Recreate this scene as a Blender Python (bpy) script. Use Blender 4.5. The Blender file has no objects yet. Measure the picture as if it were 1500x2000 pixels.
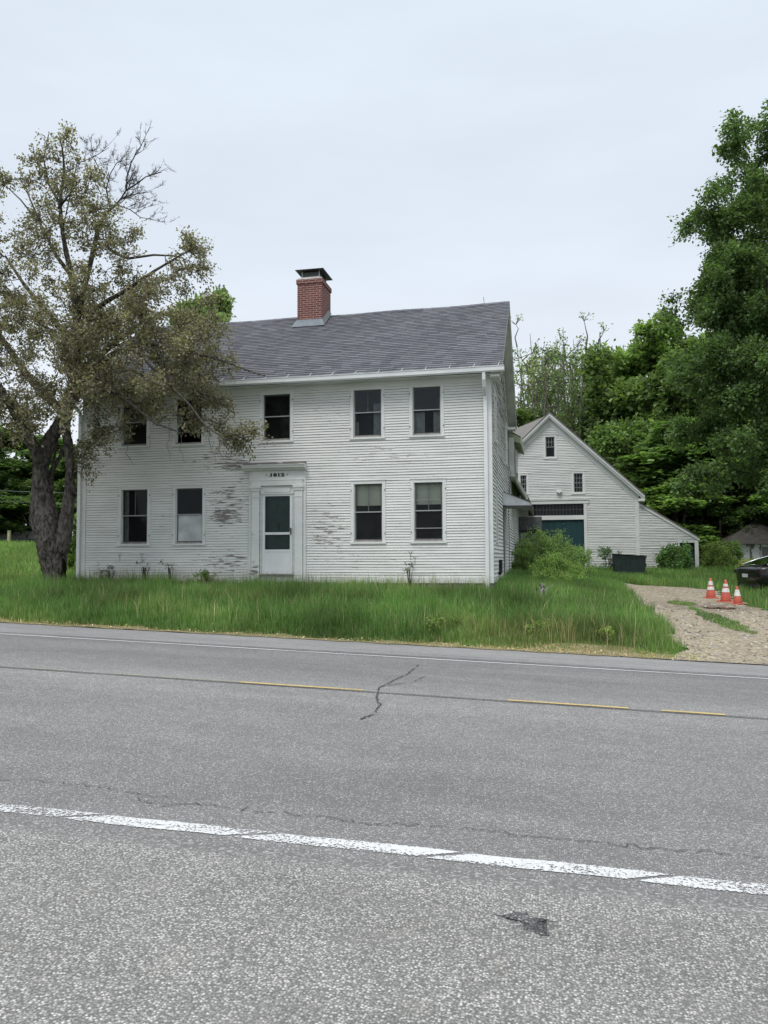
import bpy, math, random
import numpy as np
from mathutils import Vector, Matrix
random.seed(7); rng = np.random.default_rng(11)
S = bpy.context.scene; C = S.collection
rad = math.radians

# ------------------------------------------------------------------ camera
H, F = 1.6, 1541.0                       # eye height, focal length in photo pixels (2000 px high)
YAW, PITCH, ROLL = rad(11.9), rad(3.365), rad(.29)
def rotm():
    cy, sy = math.cos(YAW), math.sin(YAW); cp, sp = math.cos(PITCH), math.sin(PITCH); cr, sr = math.cos(ROLL), math.sin(ROLL)
    return np.array([[cy,-sy,0],[sy,cy,0],[0,0,1]]) @ np.array([[1,0,0],[0,cp,-sp],[0,sp,cp]]) @ np.array([[cr,0,sr],[0,1,0],[-sr,0,cr]])
RM = rotm()
def onY(u, v, Y):                        # where the sight line of a photo measurement meets the wall plane y = Y
    d = RM @ np.array([(u-750)/F, 1, -(v-1000)/F]); t = Y/d[1]
    return float(d[0]*t), float(d[2]*t+H)
cam = bpy.data.cameras.new('camera'); co = bpy.data.objects.new('camera', cam); C.objects.link(co); S.camera = co
cam.sensor_width = 36; cam.lens = F/2000*36; cam.clip_end = 2000; cam.clip_start = .05
M = Matrix.Identity(4)
for i in range(3):
    M[i][0] = RM[i,0]; M[i][1] = RM[i,2]; M[i][2] = -RM[i,1]
M[2][3] = H; co.matrix_world = M
S.render.resolution_x, S.render.resolution_y = 768, 1024

# ------------------------------------------------------------------ light
S.render.engine = 'CYCLES'
S.view_settings.view_transform = 'Standard'; S.view_settings.look = 'None'
S.view_settings.exposure = 0.3; S.view_settings.gamma = 1
SUN_EL, SUN_AZ = 55, 200                 # degrees; high and behind the camera, veiled by cloud
w = bpy.data.worlds.new('World'); S.world = w; w.use_nodes = True
nt = w.node_tree; nt.nodes.clear()
def N(t, ty, **k):
    n = t.nodes.new(ty)
    for a, b in k.items():
        if a in n.inputs.keys() if isinstance(a, str) else False: n.inputs[a].default_value = b
        else: setattr(n, a, b)
    return n
out = nt.nodes.new('ShaderNodeOutputWorld'); bg = nt.nodes.new('ShaderNodeBackground')
sky = nt.nodes.new('ShaderNodeTexSky'); sky.sky_type = 'NISHITA'; sky.sun_disc = False
sky.sun_elevation = rad(SUN_EL); sky.sun_rotation = rad(SUN_AZ)
sm_ = nt.nodes.new('ShaderNodeVectorMath'); sm_.operation = 'SCALE'; sm_.inputs['Scale'].default_value = .10
nt.links.new(sky.outputs[0], sm_.inputs[0])
tc = nt.nodes.new('ShaderNodeTexCoord'); sep = nt.nodes.new('ShaderNodeSeparateXYZ'); nt.links.new(tc.outputs['Generated'], sep.inputs[0])
ramp = nt.nodes.new('ShaderNodeValToRGB'); nt.links.new(sep.outputs[2], ramp.inputs[0])
cr = ramp.color_ramp
cr.elements[0].position = 0; cr.elements[0].color = (.74,.775,.82,1)
cr.elements[1].position = 1; cr.elements[1].color = (1.5,1.54,1.6,1)
for p, c in ((.18,(.74,.785,.84,1)), (.36,(.64,.70,.775,1)), (.60,(.635,.70,.785,1)), (.75,(1.25,1.3,1.37,1))):
    e = cr.elements.new(p); e.color = c
mp = nt.nodes.new('ShaderNodeMapping'); mp.inputs['Scale'].default_value = (1.2,1.2,5); nt.links.new(tc.outputs['Generated'], mp.inputs[0])
cl = nt.nodes.new('ShaderNodeTexNoise'); cl.inputs['Scale'].default_value = 1.6; cl.inputs['Detail'].default_value = 5; nt.links.new(mp.outputs[0], cl.inputs['Vector'])
cr2 = nt.nodes.new('ShaderNodeMapRange'); cr2.inputs['To Min'].default_value = .93; cr2.inputs['To Max'].default_value = 1.07; cr2.inputs['From Min'].default_value = .3; cr2.inputs['From Max'].default_value = .7
nt.links.new(cl.outputs[0], cr2.inputs[0])
cm = nt.nodes.new('ShaderNodeVectorMath'); cm.operation = 'SCALE'; nt.links.new(ramp.outputs[0], cm.inputs[0]); nt.links.new(cr2.outputs[0], cm.inputs['Scale'])
mx = nt.nodes.new('ShaderNodeMix'); mx.data_type = 'RGBA'; mx.inputs['Factor'].default_value = .92
nt.links.new(sm_.outputs[0], mx.inputs['A']); nt.links.new(cm.outputs[0], mx.inputs['B'])
nt.links.new(mx.outputs['Result'], bg.inputs[0]); nt.links.new(bg.outputs[0], out.inputs[0])
sl = bpy.data.lights.new('sun', 'SUN'); sl.energy = 1.4; sl.angle = rad(25); sl.color = (1,.96,.90)
so = bpy.data.objects.new('sun', sl); C.objects.link(so)
az, el = rad(SUN_AZ), rad(SUN_EL)
so.rotation_euler = Vector((math.sin(az)*math.cos(el), math.cos(az)*math.cos(el), math.sin(el))).to_track_quat('Z','Y').to_euler()

# ------------------------------------------------------------------ ground heights
TX = np.array([-400,-60,-25,-13.,-1.4,3,8,30,400.])
TY = np.array([12.0,13.9,16.5,20,25,31,42,80,400.])
TZ = np.array([[6,2.1,.96,.50,.06,-.10,-.28,-1.0,-4],[6,2.05,.92,.46,.02,-.14,-.32,-1.0,-4],[6,2.2,1.05,.68,.36,.06,-.10,-.8,-4],
 [6,2.5,1.35,.90,.72,.28,.22,-.3,-3],[6,2.9,1.7,1.02,.85,.38,.42,.0,-2],[7,3.2,2.1,1.15,.95,.60,.62,.3,-1],[7,3.6,2.5,1.4,1.05,.92,.92,.8,0],
 [9,4.2,3.2,2.4,2.0,1.8,1.8,1.6,2],[12,8,8,8,8,8,8,8,8]])
def road_z(x, y):
    t = y-.012*x; s = -x-.012*y
    return .038*70*np.tanh(s/70)+np.interp(t, [-60,-8,0,4.26,8.3,12,13.9], [-2,-.2,0,0,.11,.01,-.03])
def lawn_z(x, y):
    x = np.asarray(x, float); y = np.asarray(y, float)
    i = np.clip(np.searchsorted(TX, x)-1, 0, len(TX)-2); j = np.clip(np.searchsorted(TY, y)-1, 0, len(TY)-2)
    a = np.clip((x-TX[i])/(TX[i+1]-TX[i]), 0, 1); b = np.clip((y-TY[j])/(TY[j+1]-TY[j]), 0, 1)
    return (TZ[j,i]*(1-a)+TZ[j,i+1]*a)*(1-b)+(TZ[j+1,i]*(1-a)+TZ[j+1,i+1]*a)*b
def gz(x, y):
    x = np.asarray(x, float); y = np.asarray(y, float); t = y-.012*x
    k = np.clip((t-13.7)/.9, 0, 1)
    return road_z(x, y)*(1-k)+lawn_z(x, y)*k

# ------------------------------------------------------------------ materials
class G:
    def __init__(s, name):
        s.m = bpy.data.materials.new(name); s.m.use_nodes = True; s.t = s.m.node_tree; s.t.nodes.clear()
        s.out = s.t.nodes.new('ShaderNodeOutputMaterial')
    def n(s, ty, ins=None, **k):
        n = s.t.nodes.new('ShaderNode'+ty)
        for a, b in k.items(): setattr(n, a, b)
        for a, b in (ins or {}).items():
            i = n.inputs[a]
            if isinstance(b, bpy.types.NodeSocket): s.t.links.new(b, i)
            else: i.default_value = b
        return n
    def pos(s): return s.n('NewGeometry').outputs['Position']
    def scl(s, v, sc): return s.n('Mapping', {0: v, 'Scale': sc}).outputs[0]
    def noise(s, v, scale, detail=4, rough=.55): return s.n('TexNoise', {'Vector': v, 'Scale': scale, 'Detail': detail, 'Roughness': rough}).outputs[0]
    def math(s, op, a, b=0., c=None, clamp=False):
        n = s.n('Math', {0: a, 1: b}, operation=op, use_clamp=clamp)
        if c is not None:
            if isinstance(c, bpy.types.NodeSocket): s.t.links.new(c, n.inputs[2])
            else: n.inputs[2].default_value = c
        return n.outputs[0]
    def rng(s, v, a, b, c=0., d=1.): return s.n('MapRange', {0: v, 1: a, 2: b, 3: c, 4: d}).outputs[0]
    def mix(s, f, a, b, blend='MIX'):
        n = s.n('Mix', data_type='RGBA', blend_type=blend)
        for k, v in (('Factor', f), ('A', a), ('B', b)):
            i = n.inputs[k] if k == 'Factor' else [q for q in n.inputs if q.name == k and q.type == 'RGBA'][0]
            if isinstance(v, bpy.types.NodeSocket): s.t.links.new(v, i)
            elif k == 'Factor': i.default_value = v
            else: i.default_value = (*v[:3], 1)
        return n.outputs['Result']
    def bump(s, h, st=.3, d=.01): return s.n('Bump', {'Height': h, 'Strength': st, 'Distance': d}).outputs[0]
    def done(s, col, rough=.7, normal=None, spec=.3, metal=0, **kw):
        p = s.n('BsdfPrincipled'); 
        for k, v in (('Base Color', col), ('Roughness', rough), ('Specular IOR Level', spec), ('Metallic', metal), *kw.items()):
            if isinstance(v, bpy.types.NodeSocket): s.t.links.new(v, p.inputs[k])
            elif k == 'Base Color': p.inputs[k].default_value = (*v[:3], 1)
            else: p.inputs[k].default_value = v
        if normal is not None: s.t.links.new(normal, p.inputs['Normal'])
        s.t.links.new(p.outputs[0], s.out.inputs[0]); s.p = p
        return s.m
def plain(name, col, rough=.7, var=.15, scale=3., spec=.3, metal=0, bump=0.):
    g = G(name); n = g.noise(g.pos(), scale, 5)
    k = g.rng(n, .3, .7, 1-var, 1+var)
    c = g.n('VectorMath', {0: col[:3], 'Scale': k}, operation='SCALE').outputs[0]
    nm = g.bump(g.noise(g.pos(), scale*12, 4), bump, .01) if bump else None
    return g.done(c, rough, nm, spec, metal)
def clapboard_mat(name, base, patches, wide=.5, amount=0.):
    """white weathered paint; patches = (x, z, rx, rz, strength) where the paint has flaked off"""
    g = G(name); P = g.pos()
    sp = g.n('SeparateXYZ', {0: P})
    dirt = g.noise(g.scl(P, (.9,.9,2.2)), 1.0, 6, .6)
    c = g.mix(g.rng(dirt, .42, .75, 0, .55), base, [b*.74 for b in base])
    streak = g.noise(g.scl(P, (3,3,16)), 2.2, 5, .65)
    c = g.mix(g.rng(streak, .55, .8, 0, .5), c, (.40,.41,.40))
    drip = g.noise(g.scl(P, (26,26,1.6)), 1., 3)
    c = g.mix(g.rng(drip, .62, .8, 0, .28), c, (.36,.37,.35))
    m = None
    for x, z, rx, rz, st in patches:
        dx = g.math('DIVIDE', g.math('SUBTRACT', sp.outputs[0], x), rx); dz = g.math('DIVIDE', g.math('SUBTRACT', sp.outputs[2], z), rz)
        d = g.math('ADD', g.math('MULTIPLY', dx, dx), g.math('MULTIPLY', dz, dz))
        q = g.math('MULTIPLY', g.rng(d, 0, 1.0, 1, 0), st)
        m = q if m is None else g.math('MAXIMUM', m, q)
    fl = g.noise(g.scl(P, (2.9,2.9,27)), 1.0, 6, .60)
    th = g.math('SUBTRACT', .80-amount, g.math('MULTIPLY', m, .37)) if m is not None else .80-amount
    f = g.math('GREATER_THAN', fl, th)
    wood = g.mix(g.noise(g.scl(P, (6,6,60)), 2., 4), (.125,.112,.105), (.27,.25,.235))
    c = g.mix(f, c, wood)
    nm = g.bump(g.math('SUBTRACT', 1., f), .5, .004)
    return g.done(c, .72, nm, .25)
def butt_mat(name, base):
    """worn lower edge of the boards, greyed to paint in the shadow line"""
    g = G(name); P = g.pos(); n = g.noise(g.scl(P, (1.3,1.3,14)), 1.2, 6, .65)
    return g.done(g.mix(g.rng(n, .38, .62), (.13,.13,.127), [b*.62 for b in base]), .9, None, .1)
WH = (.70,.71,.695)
m_butt = butt_mat('worn_edge_shadow_line', WH)
peel = [(-8.5,3.0,1.1,1.2,.72),(-8.6,1.5,1.5,.6,.72),(-8.7,4.3,1.4,.6,.70),(-5.7,2.3,1.1,1.6,.66),(-10.4,2.6,.3,.9,.5),(-10.4,4.2,2.5,.4,.4),(-4.2,4.3,3.5,.5,.52),(-5.7,5.4,1.2,.9,.50),(-11.3,1.4,1.8,.4,.5),(-4.6,1.5,2.5,.35,.52),(-2.0,2.5,.6,1.5,.38),(-7.1,4.6,1.6,.4,.5),(-9.0,5.9,1.8,.25,.5),(-8.6,2.75,.75,.42,1.0), (-8.35,4.15,.75,.30,1.0), (-8.7,3.42,.7,.20,.85), (-8.3,1.55,.75,.42,.8), (-8.2,3.75,.5,.3,.6), (-8.5,2.2,.8,.3,.45),
        (-5.8,2.45,.55,.3,.75), (-5.75,2.95,.6,.25,.5), (-5.9,1.7,.6,.6,.5), (-5.7,3.6,.8,.5,.35), (-2.9,1.35,1.6,.3,.25), (-10.9,1.85,2.,.3,.3), (-6.2,4.3,1.5,.3,.35), (-9.2,1.1,4.,.12,.6), (-4,1.1,3.,.12,.5)]
m_front = clapboard_mat('white_clapboards_flaking', WH, peel)
m_side = clapboard_mat('white_clapboards_side', WH, [(-1.43,1.2,3,.5,.3)])
m_barn = clapboard_mat('white_clapboards_barn', (.70,.72,.705), [(0,1.2,9,.8,.3), (5.6,1.9,1.6,1.4,.55)])
m_trim = clapboard_mat('white_trim_paint', (.66,.68,.67), [(-7.75,1.25,.3,.4,.8), (-7.8,2.3,.15,.3,.6)])
m_flake = clapboard_mat('flaked_cornice_top', (.62,.63,.62), [(-7.2,4.14,3,.3,.8)], amount=.12)
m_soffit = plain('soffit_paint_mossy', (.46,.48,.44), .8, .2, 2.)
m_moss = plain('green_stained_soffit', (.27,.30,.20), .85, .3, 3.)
m_pipe = plain('white_aluminium', (.66,.68,.69), .45, .08, 2., .5)
m_sill = plain('weathered_sill_wood', (.27,.255,.24), .85, .35, 9.)
m_stone = plain('foundation_stone', (.36,.35,.33), .9, .3, 4., bump=.5)
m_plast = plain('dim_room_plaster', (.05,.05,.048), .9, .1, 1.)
m_sash = plain('grey_sash_paint', (.10,.105,.105), .6, .15, 6.)
m_wsash = plain('white_sash_paint', (.55,.57,.57), .6, .1, 6.)
m_lsash = plain('dull_storm_sash', (.30,.31,.31), .6, .1, 6.)
m_shade = plain('cream_roller_shade', (.80,.79,.64), .9, .05, 3.)
m_curt = plain('grey_net_curtain', (.30,.31,.31), .95, .2, 8.)
m_frost = plain('milky_plastic_sheet', (.48,.50,.51), .5, .25, 2.5)
m_green = plain('dark_green_door_paint', (.020,.075,.055), .45, .15, 5.)
m_teal = None
m_black = plain('black_rubber', (.012,.012,.013), .6, .1, 9.)
m_num = plain('black_numeral_paint', (.025,.03,.02), .6, .3, 30.)
m_metal = plain('galvanised_metal', (.58,.60,.62), .45, .15, 4., .5, .25)
m_dmetal = plain('dark_sheet_metal', (.07,.075,.075), .45, .2, 6., .5, .4)
m_flash = plain('lead_flashing', (.17,.20,.225), .6, .2, 5.)
m_conc = plain('pale_mortar_cap', (.45,.42,.39), .9, .2, 9.)
def glass_mat(name, tint, a):
    g = G(name); tr = g.n('BsdfTransparent', {0: (*tint, 1)}); gl = g.n('BsdfGlossy', {'Color': (.62,.68,.72,1), 'Roughness': .06})
    n = g.noise(g.pos(), 2.5, 3); gl_n = g.bump(n, .25, .02); g.t.links.new(gl_n, gl.inputs['Normal'])
    fr = g.n('Fresnel', {0: 1.30}).outputs[0]
    df = g.n('BsdfDiffuse', {0: (.35,.37,.38,1)})
    m1 = g.n('MixShader', {0: g.rng(g.noise(g.pos(), 3.2, 5), .35, .8, .01, a), 1: tr.outputs[0], 2: df.outputs[0]})
    m2 = g.n('MixShader', {0: fr, 1: m1.outputs[0], 2: gl.outputs[0]}); g.t.links.new(m2.outputs[0], g.out.inputs[0]); return g.m
m_glass = glass_mat('dusty_window_glass', (.66,.70,.70), .035)
m_glass2 = glass_mat('clear_window_glass', (.62,.68,.70), .02); m_glass2.node_tree.nodes['Fresnel'].inputs[0].default_value = 1.5
m_cglass = glass_mat('car_glass', (.06,.07,.08), .0)
# roof shingles from UV: u metres along, v courses
def shingle_mat(name, a, b, w=.22):
    g = G(name); uv = g.n('UVMap').outputs[0]; sp = g.n('SeparateXYZ', {0: uv})
    row = g.math('FLOOR', sp.outputs[1]); 
    r1 = g.n('TexWhiteNoise', {'W': row}, noise_dimensions='1D').outputs['Value']
    uu = g.math('ADD', g.math('DIVIDE', sp.outputs[0], w), g.math('MULTIPLY', r1, 7.3))
    wob = g.math('MULTIPLY', g.n('TexWhiteNoise', {'W': g.math('ADD', g.math('FLOOR', uu), g.math('MULTIPLY', row, 31.7))}, noise_dimensions='1D').outputs['Value'], .0)
    cell = g.math('FLOOR', g.math('ADD', uu, wob))
    v = g.n('CombineXYZ', {0: cell, 1: row}).outputs[0]
    k = g.n('TexWhiteNoise', {0: v}, noise_dimensions='2D').outputs['Value']
    c = g.mix(k, a, b)
    c = g.mix(g.rng(g.noise(g.pos(), .8, 4), .35, .7, 0, .35), c, [x*.75 for x in a])
    c = g.mix(.35, c, g.mix(g.noise(g.pos(), 60, 2), [x*.6 for x in a], [x*1.3 for x in b]))
    return g.done(c, .95, None, .12)
m_roof = shingle_mat('grey_asphalt_shingles', (.080,.084,.098), (.20,.205,.225), .27)
m_broof = shingle_mat('faded_brown_shingles', (.15,.145,.135), (.22,.21,.195), .3)
m_sroof = shingle_mat('dark_shed_shingles', (.05,.045,.04), (.085,.08,.07), .3)
g = G('red_brick'); uv = g.n('UVMap').outputs[0]
br = g.n('TexBrick', {'Vector': uv, 'Color1': (.19,.068,.058,1), 'Color2': (.125,.046,.04,1), 'Mortar': (.36,.27,.25,1), 'Scale': 1., 'Mortar Size': .009, 'Brick Width': .21, 'Row Height': .068, 'Bias': 0.})
m_brick = g.done(g.mix(g.rng(g.noise(g.pos(), 5, 4), .4, .75, 0, .35), br.outputs[0], (.12,.07,.06)), .9, g.bump(br.outputs['Fac'], -.4, .004), .1)
# asphalt
def asphalt(name, lo, hi, cell, contrast, band=False, rgh=.88, fade=False):
    g = G(name); P = g.pos()
    v = g.n('TexVoronoi', {'Vector': P, 'Scale': cell, 'Randomness': 1.}); k = g.n('SeparateColor', {0: v.outputs['Color']}).outputs[0]
    edge = g.rng(v.outputs['Distance'], .15, .62, 1., 0.)
    v2 = g.n('TexVoronoi', {'Vector': P, 'Scale': cell*2.3}); k2 = g.n('SeparateColor', {0: v2.outputs['Color']}).outputs[1]
    f = g.math('MULTIPLY', g.math('POWER', k, contrast), edge, clamp=True)
    f = g.math('ADD', f, g.math('MULTIPLY', g.math('POWER', k2, 2.2), .30), clamp=True)
    c = g.mix(f, lo, hi)
    big = g.noise(g.scl(P, (.35,1.6,1)), 1.0, 5, .6)
    c = g.n('VectorMath', {0: c, 'Scale': g.rng(big, .3, .7, .88, 1.12)}, operation='SCALE').outputs[0]
    med = g.noise(P, 5, 4, .6)
    c = g.n('VectorMath', {0: c, 'Scale': g.rng(med, .3, .7, .93, 1.07)}, operation='SCALE').outputs[0]
    if band:                                # wheel tracks polished darker than the crown of the road
        y = g.n('SeparateXYZ', {0: P}).outputs[1]
        b = g.n('FloatCurve', {1: g.rng(y, 4, 14)}); cu = b.mapping.curves[0]
        pts = [(0,.42),(.12,.40),(.30,.52),(.42,.70),(.49,.62),(.60,.30),(.66,.36),(.70,.46),(.76,.28),(.80,.40),(.84,.75),(1,.8)]
        cu.points[0].location = pts[0]; cu.points[1].location = pts[-1]
        for p in pts[1:-1]: cu.points.new(*p)
        b.mapping.update()
        c = g.n('VectorMath', {0: c, 'Scale': g.rng(b.outputs[0], 0, 1, .72, 1.22)}, operation='SCALE').outputs[0]
    if fade:                                # the chip seal thins out towards the lane; oil, grit and scuffs
        q = g.n('SeparateXYZ', {0: P}); t_ = g.math('SUBTRACT', q.outputs[1], g.math('MULTIPLY', q.outputs[0], .012))
        t_ = g.math('ADD', t_, g.math('MULTIPLY', g.math('SUBTRACT', g.noise(P, 14, 5, .7), .5), .22))
        c2 = g.mix(g.math('POWER', k, 4.), (.15,.148,.147), (.42,.41,.40)); c = g.mix(g.rng(t_, 3.90, 4.04), c, c2)
        gr = g.noise(g.scl(P, (1,2.2,1)), 1.7, 6, .68); c = g.mix(g.rng(gr, .52, .72, 0, .42), c, (.20,.195,.185))
        c = g.mix(g.rng(g.noise(P, 2.9, 5, .7), .60, .74, 0, .5), c, (.34,.32,.28))
    return g.done(c, rgh, g.bump(g.math('ADD', f, g.math('MULTIPLY', k2, .3)), .55, .006), .25)
m_lane = asphalt('worn_asphalt_lane', (.135,.134,.133), (.60,.59,.57), 85, 2.8, True)
m_coarse = asphalt('coarse_asphalt_shoulder', (.12,.119,.115), (.66,.645,.61), 80, 1.1, fade=True)
m_fsh = asphalt('pale_far_shoulder_asphalt', (.20,.20,.20), (.46,.455,.445), 90, 2.2)
m_stain = asphalt('tarry_patch', (.05,.05,.054), (.5,.49,.47), 62, 5.5)
m_tar = plain('crack_dark', (.065,.065,.067), .9, .3, 30.)
def line_mat(name, col, wear, slant=False, t0=0., fine=60):
    g = G(name); P = g.pos(); n = g.noise(P, fine, 5, .7); n2 = g.noise(g.scl(P, (.8,3,1)), 1.5, 4)
    uv = g.n('UVMap').outputs[0]; sp = g.n('SeparateXYZ', {0: uv})       # u metres along, v 0..1 across
    edge = g.math('MINIMUM', sp.outputs[1], g.math('SUBTRACT', 1., sp.outputs[1]))
    th = g.math('ADD', g.rng(n2, .3, .75, wear-.10, wear+.12), g.rng(edge, 0, .16, .34, 0))
    a = g.math('GREATER_THAN', n, th)
    if slant:
        s = g.math('DIVIDE', sp.outputs[0], 1.06); fr = g.math('SUBTRACT', g.math('FRACT', s), .5)
        d = g.math('ABSOLUTE', g.math('ADD', g.math('MULTIPLY', fr, 2.9), g.math('SUBTRACT', sp.outputs[1], .5)))
        a = g.math('MULTIPLY', a, g.math('GREATER_THAN', g.math('ADD', d, g.math('MULTIPLY', g.math('SUBTRACT', n, .5), .45)), .10))
        # the stroke steps sideways from one lap to the next
        low = g.math('ADD', sp.outputs[1], g.math('MULTIPLY', g.math('SINE', g.math('MULTIPLY', s, 6.283)), .07))
        a = g.math('MULTIPLY', a, g.math('MULTIPLY', g.math('GREATER_THAN', low, .12), g.math('LESS_THAN', low, .88)))
    pr = g.n('BsdfPrincipled', {'Base Color': g.mix(g.noise(P, 25, 4), [c*.8 for c in col], col), 'Roughness': .75, 'Specular IOR Level': .25})
    tr = g.n('BsdfTransparent'); ms = g.n('MixShader', {0: a, 1: tr.outputs[0], 2: pr.outputs[0]}); g.t.links.new(ms.outputs[0], g.out.inputs[0]); return g.m
m_wline = line_mat('white_road_paint', (.66,.67,.67), .455, True)
m_wline2 = line_mat('white_edge_paint', (.60,.61,.61), .42)
m_yline = line_mat('yellow_road_paint', (.60,.46,.19), .41)
m_yfade = line_mat('faded_yellow_road_paint', (.42,.38,.24), .53)
g = G('lawn_soil'); P = g.pos()
m_soil = g.done(g.mix(g.noise(P, 6, 6, .7), (.045,.075,.02), (.12,.15,.05)), .95, g.bump(g.noise(P, 30, 4), .6, .03), .1)
g = G('driveway_gravel'); P = g.pos(); v = g.n('TexVoronoi', {'Vector': P, 'Scale': 24.}); k = g.n('SeparateColor', {0: v.outputs['Color']}).outputs[0]
c = g.mix(k, (.155,.13,.088), (.46,.40,.295)); c = g.mix(g.rng(g.noise(g.scl(P, (1,.5,1)), 1.1, 5, .6), .45, .68, 0, .75), c, (.27,.235,.185))
c = g.mix(g.rng(g.noise(P, 2.3, 5, .7), .58, .72, 0, .7), c, (.20,.175,.13))
wq = g.n('VectorMath', {0: g.n('VectorMath', {0: P, 1: (4.0,21.6,.3)}, operation='SUBTRACT').outputs[0], 1: (.62,.55,0)}, operation='MULTIPLY').outputs[0]; wl_ = g.n('VectorMath', {0: wq}, operation='LENGTH').outputs['Value']
c = g.mix(g.rng(g.math('ADD', wl_, g.math('MULTIPLY', g.noise(P, 1.8, 5), 1.4)), 1.9, 1.1, 0, .75), c, (.15,.125,.095))
sy_ = g.n('SeparateXYZ', {0: P}); tw_ = g.math('ADD', sy_.outputs[0], g.math('MULTIPLY', g.noise(P, .5, 2), 1.2))
tr_k = g.math('SINE', g.math('MULTIPLY', tw_, 3.4)); c = g.mix(g.rng(tr_k, .2, 1., 0, .35), c, (.22,.185,.14))
v3 = g.n('TexVoronoi', {'Vector': P, 'Scale': 9.}); c = g.mix(g.math('GREATER_THAN', g.n('SeparateColor', {0: v3.outputs['Color']}).outputs[2], .86), c, g.mix(g.noise(P, 9, 2), (.10,.085,.06), (.55,.5,.42)))
m_gravel = g.done(c, .95, g.bump(v.outputs['Distance'], .8, .02), .15)
g = G('verge_thatch'); P = g.pos()
c = g.mix(g.noise(P, 22, 5, .75), (.12,.10,.05), (.36,.31,.19)); c = g.mix(g.rng(g.noise(P, 3, 4), .5, .65, 0, .6), c, (.10,.13,.04))
m_verge = g.done(c, .95, g.bump(g.noise(P, 40, 4), .8, .02), .1)
g = G('puddle_water'); m_puddle = g.done((.05,.043,.033), .22, None, .4)
def bark_mat(name, a, b):
    g = G(name); P = g.n('TexCoord').outputs['Object']; n = g.noise(g.scl(P, (9,9,3.4)), 1.7, 8, .72); n2 = g.noise(P, 1.6, 4)
    c = g.mix(g.rng(n, .40, .60), a, b); c = g.mix(g.rng(n2, .5, .75, 0, .5), c, [(x*.8+.02) for x in b])
    return g.done(c, .95, g.bump(n, 1., .07), .1)
m_bark = bark_mat('rough_grey_bark', (.022,.020,.018), (.15,.135,.122))
m_hole = plain('dark_hollow', (.006,.005,.004), 1., .1, 5., 0.)
m_bark2 = bark_mat('dark_bark', (.03,.026,.02), (.10,.09,.075))
m_bark3 = bark_mat('pale_young_bark', (.09,.08,.07), (.22,.20,.18))
def leaf_mat(name, tr=.42, rough=.55, gain=1., sat=.88):
    """colour comes from each leaf's own attribute, tinted by the object's colour"""
    g = G(name); a = g.n('Attribute', attribute_name='tint').outputs['Color']; o = g.n('ObjectInfo').outputs['Color']
    c = g.mix(1., a, o, 'MULTIPLY')
    c = g.n('VectorMath', {0: c, 'Scale': gain}, operation='SCALE').outputs[0]; c = g.n('HueSaturation', {'Saturation': sat, 'Color': c}).outputs[0]; p = g.n('BsdfPrincipled', {'Base Color': c, 'Roughness': rough, 'Specular IOR Level': .25})
    t = g.n('BsdfTranslucent', {0: g.mix(1., c, (1.15,1.25,.6), 'MULTIPLY')})
    ms = g.n('MixShader', {0: tr, 1: p.outputs[0], 2: t.outputs[0]}); g.t.links.new(ms.outputs[0], g.out.inputs[0]); return g.m
m_leaf = leaf_mat('leaves', .48, .5, 2.2); m_grass = leaf_mat('grass_blades', .42, .5, 1.95, .90)
g = G('orange_cone_plastic'); m_orange = g.done(g.mix(g.noise(g.pos(), 9, 4), (.42,.075,.045), (.55,.13,.085)), .55, None, .4)
m_cwhite = plain('cone_reflective_band', (.62,.60,.58), .5, .2, 14.)
m_carp = G('black_car_paint').done((.005,.005,.008), .2, None, .4, 0, **{'Coat Weight': .35, 'Coat Roughness': .05})
m_red = plain('dark_red_tail_lamp', (.014,.003,.004), .2, .1, 9., .6)
m_highlight = plain('roof_edge_highlight', (.75,.77,.80), .2, .05, 5., .5, .7)
m_plate = plain('number_plate', (.45,.46,.50), .5, .1, 20.)
m_dump = plain('dark_green_steel', (.006,.018,.016), .5, .3, 4., .4)
g = G('teal_board_door'); P = g.pos(); x = g.n('SeparateXYZ', {0: P}).outputs[0]
bd = g.n('TexWhiteNoise', {'W': g.math('FLOOR', g.math('DIVIDE', x, .14))}, noise_dimensions='1D').outputs['Value']
m_teal = g.done(g.mix(bd, (.008,.036,.041), (.013,.052,.059)), .6, g.bump(g.math('GREATER_THAN', g.math('FRACT', g.math('DIVIDE', x, .14)), .1), .6, .01), .3)
g = G('peeling_board_wall'); P = g.pos(); x = g.n('SeparateXYZ', {0: P}).outputs[0]
bd = g.n('TexWhiteNoise', {'W': g.math('FLOOR', g.math('DIVIDE', x, .24))}, noise_dimensions='1D').outputs['Value']
m_boards = g.done(g.mix(g.math('GREATER_THAN', g.math('ADD', g.noise(g.scl(P, (5,5,1)), 1.5, 5), g.math('MULTIPLY', bd, .35)), .72), (.60,.62,.62), (.14,.14,.135)), .9)
m_greyboard = plain('unpainted_grey_board', (.15,.15,.148), .9, .25, 8.)
m_hood = plain('dark_weathered_hood_boards', (.085,.09,.092), .9, .3, 8.)
m_post = plain('pale_post_wood', (.50,.47,.30), .8, .15, 6.)
m_wire = plain('cable', (.10,.10,.10), .6, .1, 4.)
m_pwire = plain('pale_service_cable', (.14,.16,.155), .6, .1, 4.)

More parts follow.
